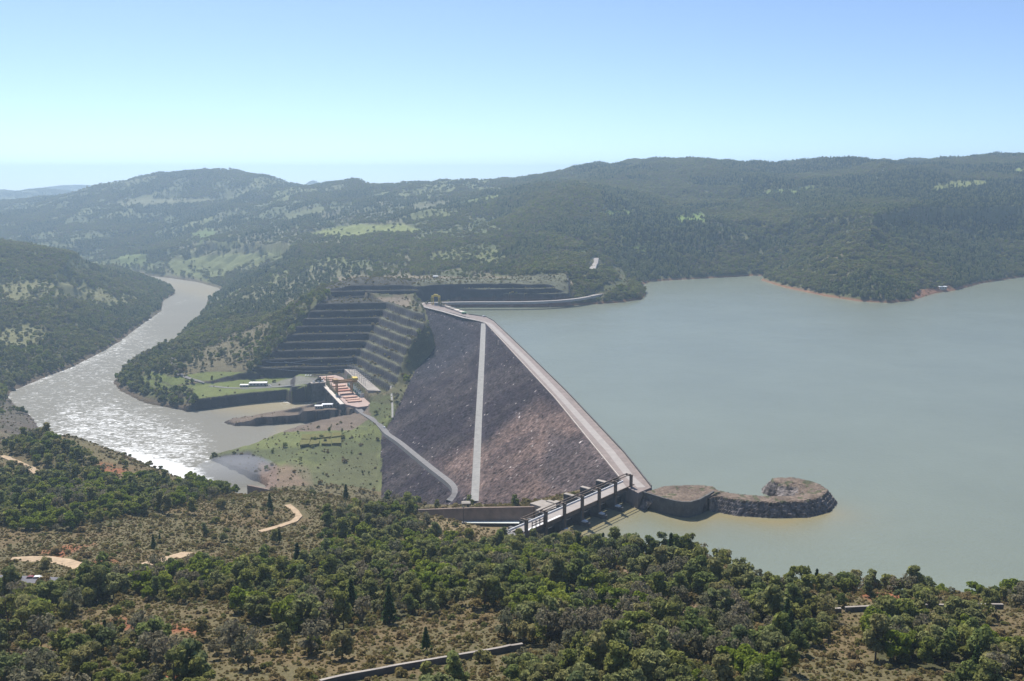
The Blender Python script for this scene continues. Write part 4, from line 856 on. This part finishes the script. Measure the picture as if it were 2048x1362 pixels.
# ------------------------------------------------------------------ trees
def crown_mesh(name, m, seed, kind):
    r = np.random.default_rng(seed); V = []; 
    if kind == 'conifer':
        n = 900; z = r.uniform(0, 1, n)**.9; zz = 1.6+z*9.0; rad = (1-z)*2.3+.25; rad *= .75+.35*np.sin(z*34+r.uniform(0, 1)); a = r.uniform(0, 2*np.pi, n); rr = rad*r.uniform(.45, 1.0, n)
        P = np.stack([np.cos(a)*rr, np.sin(a)*rr, zz-rr*.25], -1); S_ = r.uniform(.28, .5, n); out = np.stack([np.cos(a), np.sin(a), np.full(n, .5)], -1)
    else:
        par = dict(round=(17, 2.9, 3.0, 4.9, 1.05, 1.8, 84, .40), tall=(18, 2.1, 4.0, 5.7, .95, 1.5, 78, .38), wide=(19, 3.9, 2.3, 5.0, 1.1, 1.8, 80, .42), sparse=(16, 2.6, 3.4, 5.4, .8, 1.5, 42, .30), pine=(12, 1.9, 3.4, 6.6, .6, 1.15, 80, .34), shrub=(9, 1.3, .7, .95, .5, .9, 60, .27))[kind]
        nl, rx, rz, cz, l0, l1, per, ls = par; P = []; out = []; l0 *= .72; l1 *= 1.08; lean = r.normal(size=2)*.12
        for i in range(nl):
            d = r.normal(size=3); d /= np.linalg.norm(d); k = r.uniform(.25, 1.0)**.5
            c = np.array([d[0]*rx*k*1.1, d[1]*rx*k*1.1, cz+d[2]*rz*k*1.12]); c[:2] += lean*(c[2]-3); R_ = r.uniform(l0, l1)*(1.0 if d[2] > -.3 else .8)
            q = r.normal(size=(per, 3)); q /= np.linalg.norm(q, axis=1)[:, None]; q[:, 2] = np.abs(q[:, 2])*np.where(r.uniform(size=per) < .75, 1, -1)
            rr = R_*r.uniform(.62, 1.08, per)[:, None]; P.append(c+q*rr*np.array([1, 1, .82])); out.append(q)
        P = np.concatenate(P); out = np.concatenate(out); n = len(P); S_ = r.uniform(.65, 1.35, n)*ls
    nn = out+r.normal(size=P.shape)*.55; nn /= np.linalg.norm(nn, axis=1)[:, None]
    t = np.cross(nn, r.normal(size=P.shape)); t /= np.linalg.norm(t, axis=1)[:, None]; bt = np.cross(nn, t)
    s = S_[:, None]; V = np.stack([P-t*s-bt*s*.7, P+t*s-bt*s*.7, P+t*s*.8+bt*s*.8, P-t*s*.9+bt*s*.7], 1).reshape(-1, 3)
    me = bpy.data.meshes.new(name); F = np.arange(len(V), dtype=np.int32)
    me.vertices.add(len(V)); me.vertices.foreach_set('co', V.astype(np.float32).ravel()); me.loops.add(len(F)); me.loops.foreach_set('vertex_index', F)
    me.polygons.add(len(F)//4); me.polygons.foreach_set('loop_start', np.arange(0, len(F), 4, dtype=np.int32)); me.polygons.foreach_set('loop_total', np.full(len(F)//4, 4, np.int32)); me.update(calc_edges=True); me.materials.append(M[m]); return me
def trunk_mesh(name, seed, kind):
    rr = random.Random(seed); b = MB(); ht = dict(conifer=9.5, round=6, tall=7.5, wide=6, sparse=7.5, pine=8.5, shrub=1.0)[kind]; k = .12 if kind == 'shrub' else 1
    x = y = 0; p = (0, 0, -.8); r0 = .24*(k if k < 1 else 1)
    for i in range(1, 5):
        q = (x+rr.uniform(-.25, .25)*k, y+rr.uniform(-.25, .25)*k, ht*i/4); b.tube(p, q, r0*(1-.2*(i-1)), r0*(1-.2*i), 7); p = q; x, y = q[0], q[1]
        if kind != 'conifer' and i >= 2:
            for _ in range(3 if kind != 'sparse' else 6):
                a = rr.uniform(0, 6.28); L = rr.uniform(1.4, 2.8)*(k*4 if k < 1 else 1)*.8; b.tube(q, (q[0]+math.cos(a)*L, q[1]+math.sin(a)*L, q[2]+L*rr.uniform(.5, 1.0)), r0*.38, r0*.12, 5)
    me = bpy.data.meshes.new(name); me.from_pydata(b.v, [], b.f); me.update(); me.materials.append(M['bark']); return me
#        crown shape, leaf material, words, category
KINDS = [('round', 'leaf_dark', 'dark green rounded broadleaf tree'), ('wide', 'leaf_dark', 'dark green spreading broadleaf tree'), ('tall', 'leaf_mid', 'mid green upright broadleaf tree'), ('round', 'leaf_mid', 'mid green rounded broadleaf tree'),
         ('round', 'leaf_bright', 'bright yellow green broadleaf tree'), ('sparse', 'leaf_grey', 'thin grey green half bare tree'), ('conifer', 'leaf_conifer', 'dark pointed conifer'), ('pine', 'leaf_mid', 'open tufted pine tree'), ('shrub', 'leaf_shrub', 'low rounded shrub'), ('wide', 'leaf_mid', 'mid green spreading broadleaf tree'), ('tall', 'leaf_dark', 'dark green upright broadleaf tree'), ('sparse', 'leaf_mid', 'thin open green tree')]
TM = [(crown_mesh('crown', m_, 50+i, k_), trunk_mesh('trunk', 90+i, k_)) for i, (k_, m_, w_) in enumerate(KINDS)]
NM = ['broadleaf_tree', 'broadleaf_tree', 'broadleaf_tree', 'broadleaf_tree', 'broadleaf_tree', 'sparse_tree', 'conifer_tree', 'pine_tree', 'shrub', 'broadleaf_tree', 'broadleaf_tree', 'sparse_tree']
# sample tree positions on the ground sheet
ang = np.arctan2(GZ+14-CZ, GY*1.0)            # elevation angle seen from the helicopter
runmax = np.maximum.accumulate(np.arctan2(GZ-CZ, GY), axis=0); vis = ang > runmax-.012
cellA = np.zeros(GX.shape); cellA[:-1, :-1] = np.abs((GX[:-1, 1:]-GX[:-1, :-1])*(GY[1:, :-1]-GY[:-1, :-1]))
inview = (np.abs(GX) < .66*(GY+70)) & (GY > 175)
rate = np.where(GY < 560, 1/26., np.where(GY < 960, 1/34., np.where(GY < 2200, 1/32., np.where(GY < 3200, 1/34., 1/42.))))
rate = rate*np.where(GY > 5500, .55, 1)
ex_ = cellA*dens*rate*vis*inview*(GZ > -94)
okg = (sdist(GX, GY, PDK) > 3) & ~((side(GX, GY) < 14) & (GY < 1460) & (GX < 105) & (GY > 640)) & (sdist(GX, GY, RES) > 1.5) & (sdist(GX, GY, FOOT) > 4) & (sdist(GX, GY, CHP) > 5)
ex_ = ex_*okg
rd = [(hp_q, w_) for hp_q, w_ in ((hp, 9), (far_Q, 9), (far_Q2, 13), (hill_Q, 14), (hill_Q-np.array([0, 22, 0]), 12), (ramp2, 6))]
for q_, w_ in rd: ex_ = ex_*(seg_dist(GX, GY, q_) > w_)
near_cl = [[cast(x, y, ground) for x, y in L_] for L_ in ([(60, 1119), (95, 1119), (130, 1124), (176, 1144)], [(285, 1132), (380, 1106)], [(0, 913), (40, 925), (80, 953)], [(520, 1064), (600, 1042), (610, 1036), (575, 1010)], [(640, 1375), (880, 1328), (1045, 1299)], [(1690, 1224), (2006, 1218)], [(341, 720), (410, 765)])]
for L_ in near_cl: ex_ = ex_*(seg_dist(GX, GY, L_) > 5.5)
# keep the line of sight over walls and road where the photograph shows them open
for L_, w_ in ((near_cl[4], 11), (near_cl[5], 9), (hp, 20), (near_cl[0], 10), (near_cl[1], 10)):
    L2 = [p-np.array([0, w_*.6, 0]) for p in L_]; ex_ = ex_*(seg_dist(GX, GY, L2) > w_)
cnt = RNG.poisson(ex_); idx = np.repeat(np.arange(GX.size), cnt.ravel()); r_, c_ = idx//GX.shape[1], idx % GX.shape[1]
r_ = np.minimum(r_, GX.shape[0]-2); c_ = np.minimum(c_, GX.shape[1]-2); a_, b_ = RNG.random(len(idx)), RNG.random(len(idx))
def bil(A): return (A[r_, c_]*(1-a_)+A[r_+1, c_]*a_)*(1-b_)+(A[r_, c_+1]*(1-a_)+A[r_+1, c_+1]*a_)*b_
TX, TY, TZ = bil(GX), bil(GY), bil(GZ)
# thin out crowding in the foreground
def thin(sel, mind):
    cell = {}; keep = np.ones(len(sel), bool)
    for j, i in enumerate(sel):
        k = (int(TX[i]//mind), int(TY[i]//mind)); ok = True
        for dx in (-1, 0, 1):
            for dy in (-1, 0, 1):
                for o in cell.get((k[0]+dx, k[1]+dy), ()):
                    if (TX[i]-TX[o])**2+(TY[i]-TY[o])**2 < mind*mind: ok = False
        if ok: cell.setdefault(k, []).append(i)
        keep[j] = ok
    return keep
nf = np.where(TY < 960)[0]; nf = RNG.permutation(nf); kp = thin(nf, 3.6); drop = np.zeros(len(TX), bool); drop[nf[~kp]] = True
TX, TY, TZ = TX[~drop], TY[~drop], TZ[~drop]; NT = len(TX)
tpx, tpy = proj(TX, TY, TZ)
sc = RNG.lognormal(0, .30, NT)*(.72+.5*fbm(TX/45, TY/45, 400, 3)); sc = np.where(TY < 960, sc*.98, sc*1.0); sc = np.where(TY > 2200, sc*1.15, sc)
zone = fbm(TX/38, TY/38, 410, 3); zone2 = fbm(TX/55, TY/55, 420, 3); u_ = RNG.random(NT)
kd = np.where(u_ < .22, 0, np.where(u_ < .36, 1, np.where(u_ < .58, 2, np.where(u_ < .78, 3, 5))))
u3 = RNG.random(NT); kd = np.where((kd == 3) & (u3 < .45), 9, kd); kd = np.where((kd == 0) & (u3 > .6), 10, kd); kd = np.where((kd == 5) & (u3 < .5), 11, kd)
kd = np.where((zone > .57) & (RNG.random(NT) < .62), 4, kd); kd = np.where((zone2 > .60) & (RNG.random(NT) < .45), 5, kd)
u2 = RNG.random(NT); kd = np.where((TY < 960) & (u2 < .018), 6, kd); kd = np.where((tpx < 420) & (tpy > 1240) & (u2 > .6), 7, kd)
br = soft2(tpx, tpy, [(30, 985), (250, 960), (560, 960), (380, 1010), (250, 1060), (20, 1075)], 12)*(TY < 960); kd = np.where((br > .5) & (RNG.random(NT) < .45), 4, kd)
kd = np.where((TY > 1700) & (kd == 4) & (RNG.random(NT) < .5), 3, kd)
for bx_, by_, br_ in ((860, 1165, 32), (905, 1160, 26), (660, 1120, 16), (835, 1120, 22), (990, 1110, 22), (1070, 1115, 26), (480, 1245, 16), (1555, 1362, 26), (1380, 1350, 22), (55, 1045, 30)):
    kd = np.where((np.hypot(tpx-bx_, (tpy-20)-by_) < br_) & (RNG.random(NT) < .75), 4, kd)
pat = fbm(TX/170, TY/200, 440, 3); u4 = RNG.random(NT)
kd = np.where((TY > 1700) & (pat > .52), np.where(u4 < .4, 9, np.where(u4 < .6, 3, np.where(u4 < .72, 4, np.where(u4 < .9, 11, 5)))), np.where((TY > 1700) & (pat < .44), np.where(u4 < .6, 0, np.where(u4 < .8, 10, 6)), kd))
plan = (TY > 2300) & (TX > 250) & (fbm(TX/300, TY/260, 430, 2) > .53); kd = np.where(plan, np.where(RNG.random(NT) < .6, 6, 0), kd)
sc = np.minimum(sc, np.where(TY < 960, 1.4, 1.5)); sc = np.where((TY > 960) & (TY < 1330) & (tpx > 400) & (tpx < 790) & (TZ < -60), sc*.55, sc)
# ---- individuals: the 290 that show largest
infr = (tpx > 8) & (tpx < 2040) & (tpy > 20) & (tpy < 1358+40*sc)
size = sc/np.hypot(TY, CZ-TZ)*infr
ind = np.argsort(-size)[:285]
isind = np.zeros(NT, bool); isind[ind] = True
rows = [(1330, 3000, 'at the bottom edge'), (1290, 1330, 'just above bottom edge'), (1245, 1290, 'below the near wood'), (1190, 1245, 'amid the near wood'), (0, 1190, 'atop the near wood')]
tenth = ['far left', 'left', 'inner left', 'left of centre', 'centre left', 'centre right', 'right of centre', 'inner right', 'right', 'far right']
ordw = ['leftmost', 'second from left', 'third from left', 'fourth from left', 'fifth from left', 'sixth from left', 'seventh from left', 'eighth from left', 'ninth from left', 'tenth from left', 'eleventh from left', 'twelfth from left']
cells = {}
for i in ind:
    ri = next(k for k, (a, b_, t_) in enumerate(rows) if a <= tpy[i] < b_); ci = int(np.clip(tpx[i]/204.8, 0, 9)); cells.setdefault((int(kd[i]), ri, ci), []).append(i)
SRC = {}
def put_tree(k, loc, s, rz, label, group):
    o = empty(NM[k], loc); o.rotation_euler = (0, 0, rz); o.scale = (s, s, s*random.uniform(.92, 1.12)); tag(o, label, 'shrub' if k == 8 else 'tree', group)
    for nm, me in (('trunk', TM[k][1]), ('crown', TM[k][0])):
        c = bpy.data.objects.new(nm, me); C.objects.link(c); c.parent = o
        if nm == 'crown': SRC.setdefault(k, c)
    return o
for (k, ri, ci), L_ in cells.items():
    L_.sort(key=lambda i: tpx[i])
    for j, i in enumerate(L_):
        pre = '' if len(L_) == 1 else (ordw[min(j, 11)]+' ')
        put_tree(k, (TX[i], TY[i], TZ[i]), float(sc[i]), random.uniform(0, 6.28), pre+KINDS[k][2]+' '+rows[ri][2]+', '+tenth[ci], 'trees on the near slope')
# a few single shrubs and solitary trees the photograph singles out
solo = [(8, 725, 985, 2.2, 'dark bush on the lawn left of the lower corner of the rock face'), (8, 690, 925, 1.9, 'dark bush in the middle of the lawn below the hedges'), (8, 640, 968, 1.8, 'grey green bush near the lower left of the lawn'), (8, 755, 880, 1.6, 'dark bush beside the upper left edge of the rock face'),
        (6, 692, 1000, 1.1, 'dark pointed conifer at the lower lawn just left of the rock face'), (8, 820, 1075, 1.8, 'dark round bush on the tan slope left of the two lamp posts'), (6, 559, 1085, .8, 'small dark conifer beside the dirt track in the centre left'), (6, 320, 1085, .5, 'tiny dark conifer alone on the brown meadow'),
        (6, 1632, 1180, 1.0, 'dark pointed conifer against the reservoir right of centre'), (6, 852, 1302, .85, 'dark narrow conifer standing alone above the pale coped wall'), (7, 190, 960, 1.2, 'tall dark tree standing out at the edge of the red knoll'), (5, 1012, 1280, 1.25, 'bare grey leafless tree on the brown slope beside the red earth patch'), (8, 470, 860+24, .9, 'small bush by the river bank left of the hedges')]
for k, x, y, s, lb_ in solo:
    p = cast(x, y, ground); put_tree(k, p, s, random.uniform(0, 6), lb_, None)
# ---- everything else: stuff, instanced crowns
def scatter(name, X, Y, Z, S_, K, label, cat):
    me = bpy.data.meshes.new(name); n = len(X); me.vertices.add(n); me.vertices.foreach_set('co', np.stack([X, Y, Z], -1).astype(np.float32).ravel())
    for an, dt, val in (('tree_size', 'FLOAT', S_), ('tree_kind', 'INT', K), ('tree_turn', 'FLOAT', RNG.uniform(0, 6.28, n))):
        a = me.attributes.new(an, dt, 'POINT'); a.data.foreach_set('value', np.ascontiguousarray(val, np.float32 if dt == 'FLOAT' else np.int32))
    o = bpy.data.objects.new(name, me); C.objects.link(o); tag(o, label, cat, kind='stuff')
    ng = bpy.data.node_groups.new(name, 'GeometryNodeTree'); ng.interface.new_socket('Geometry', in_out='INPUT', socket_type='NodeSocketGeometry'); ng.interface.new_socket('Geometry', in_out='OUTPUT', socket_type='NodeSocketGeometry')
    N = ng.nodes; Lk = ng.links; gi = N.new('NodeGroupInput'); go = N.new('NodeGroupOutput'); jn = N.new('GeometryNodeJoinGeometry')
    def na(nm, dt): q = N.new('GeometryNodeInputNamedAttribute'); q.data_type = dt; q.inputs[0].default_value = nm; return q.outputs[0]
    sz = na('tree_size', 'FLOAT'); tk = na('tree_kind', 'INT'); tt = na('tree_turn', 'FLOAT')
    cx = N.new('ShaderNodeCombineXYZ'); Lk.new(tt, cx.inputs[2]); e2 = N.new('FunctionNodeEulerToRotation'); Lk.new(cx.outputs[0], e2.inputs[0]); sx = N.new('ShaderNodeCombineXYZ')
    for q in range(3): Lk.new(sz, sx.inputs[q])
    for k in sorted(set(int(v) for v in np.unique(K))):
        oi = N.new('GeometryNodeObjectInfo'); oi.inputs['Object'].default_value = SRC[k]; oi.transform_space = 'ORIGINAL'; oi.inputs['As Instance'].default_value = True
        cpn = N.new('FunctionNodeCompare'); cpn.data_type = 'INT'; cpn.operation = 'EQUAL'; Lk.new(tk, cpn.inputs[2]); cpn.inputs[3].default_value = k
        ip = N.new('GeometryNodeInstanceOnPoints'); Lk.new(gi.outputs[0], ip.inputs['Points']); Lk.new(cpn.outputs[0], ip.inputs['Selection']); Lk.new(oi.outputs['Geometry'], ip.inputs['Instance']); Lk.new(e2.outputs[0], ip.inputs['Rotation']); Lk.new(sx.outputs[0], ip.inputs['Scale']); Lk.new(ip.outputs[0], jn.inputs[0])
    Lk.new(jn.outputs[0], go.inputs[0]); md = o.modifiers.new('scatter', 'NODES'); md.node_group = ng; return o
for k in range(12):
    if k not in SRC: put_tree(k, (260+k*8, 255, float(ground(np.array([260.+k*8]), np.array([255.]))[0])), 1, 0, KINDS[k][2]+' low on the near slope beyond the lower right corner', None)
for nm, m_, lb_ in (('near_woodland', (TY < 960), 'mixed green woodland filling the slopes in front of the dam'), ('valley_woodland', (TY >= 960) & (TY < 2300), 'woodland on the river banks and around the rock cut'), ('hill_forest', TY >= 2300, 'far off blue green forest covering the hills')):
    s_ = m_ & ~isind; scatter(nm, TX[s_], TY[s_], TZ[s_]-.4*sc[s_], sc[s_]*np.where(TY[s_] > 1500, .92, 1), kd[s_], lb_, 'forest')
# shrubs and scrub on open ground
sd_ = np.where(GY < 960, .035+.055*n2, np.where(GY < 1350, .012, np.where(GY < 2300, .006, 0)))*np.where(dens > .3, 2.2, 1.)
sd_ = sd_*vis*inview*okg*~((PX > 560) & (PX < 745) & (PY > 735) & (PY < 850) & (GY > 1200) & (GY < 1480) & ~rock)*(GZ > -93.5)*(seg_dist(GX, GY, hp) > 7)*np.where(kt | rock, np.where(rock, .3, 2.0), 1)*np.where(pad, .25, 1)*np.where((GY > 1640) & (GZ > 10) & (GY < 1900), .8, 1)
for L_ in near_cl: sd_ = sd_*(seg_dist(GX, GY, L_) > 4)
bk = kt & (fbm(GX/18, GY/18, 500, 3) > .48); sd_ = np.where(bk & vis, .035, sd_)
cnt = RNG.poisson(cellA*sd_); idx = np.repeat(np.arange(GX.size), cnt.ravel()); r_, c_ = np.minimum(idx//GX.shape[1], GX.shape[0]-2), np.minimum(idx % GX.shape[1], GX.shape[1]-2); a_, b_ = RNG.random(len(idx)), RNG.random(len(idx))
SX, SY, SZ = bil(GX), bil(GY), bil(GZ); ss = RNG.lognormal(-.9, .5, len(SX)); ss = np.where(SY > 1300, ss*1.3, ss)
scatter('scrub', SX, SY, SZ-.1, np.clip(ss, .2, 1.9), np.full(len(SX), 8), 'low scrub bushes dotted over the open slopes', 'scrub')
gsel = cellA*np.where((GY < 720) & (dens < .5), .30*(.3+n2), 0)*vis*inview*okg*(seg_dist(GX, GY, hp) > 6)
for L_ in near_cl: gsel = gsel*(seg_dist(GX, GY, L_) > 3.5)
cnt = RNG.poisson(gsel); idx = np.repeat(np.arange(GX.size), cnt.ravel()); r_, c_ = np.minimum(idx//GX.shape[1], GX.shape[0]-2), np.minimum(idx % GX.shape[1], GX.shape[1]-2); a_, b_ = RNG.random(len(idx)), RNG.random(len(idx))
QX, QY, QZ = bil(GX), bil(GY), bil(GZ); print('tufts', len(QX))
scatter('grass_tufts', QX, QY, QZ-.1, RNG.uniform(.14, .36, len(QX)), np.full(len(QX), 8), 'dry grass and low weeds covering the near slope', 'grass')
print('zmax', GZ[GY < 7000].max()); print('trees', NT, 'shrubs', len(SX))
# ------------------------------------------------------------------ spray and haze
def volume(name, m, box):
    b = MB(); (x0, y0, z0), (x1, y1, z1) = box; b.prism([(x0, y0), (x1, y0), (x1, y1), (x0, y1)], z0, z1); o = b.build(name, m); tag(o, kind='stuff'); return o
hm = bpy.data.materials.new('haze_air'); hm.use_nodes = True; t = hm.node_tree; t.nodes.clear(); pv = t.nodes.new('ShaderNodeVolumePrincipled'); o_ = t.nodes.new('ShaderNodeOutputMaterial'); t.links.new(pv.outputs[0], o_.inputs['Volume'])
pv.inputs['Color'].default_value = (.60, .81, 1, 1); pv.inputs['Density'].default_value = HAZE; pv.inputs['Anisotropy'].default_value = .4
sm = bpy.data.materials.new('spray_mist'); sm.use_nodes = True; t = sm.node_tree; t.nodes.clear(); p2_ = t.nodes.new('ShaderNodeVolumePrincipled'); o2_ = t.nodes.new('ShaderNodeOutputMaterial'); t.links.new(p2_.outputs[0], o2_.inputs['Volume'])
p2_.inputs['Color'].default_value = (.95, .97, 1, 1); p2_.inputs['Density'].default_value = .012
bm = bmesh.new(); bmesh.ops.create_icosphere(bm, subdivisions=3, radius=1); me = bpy.data.meshes.new('water_spray'); bm.to_mesh(me); bm.free(); me.materials.append(sm)
sv = bpy.data.objects.new('water_spray', me); C.objects.link(sv); q = U(470, 940, -88); sv.location = (q[0], q[1], -90); sv.scale = (48, 42, 16); tag(sv, 'white spray drifting over the river bank below the spillway outlet', 'spray', kind='stuff')
if HAZE > 0: volume('haze', hm, ((-19500, -300, -125), (19500, 12500, 356)))
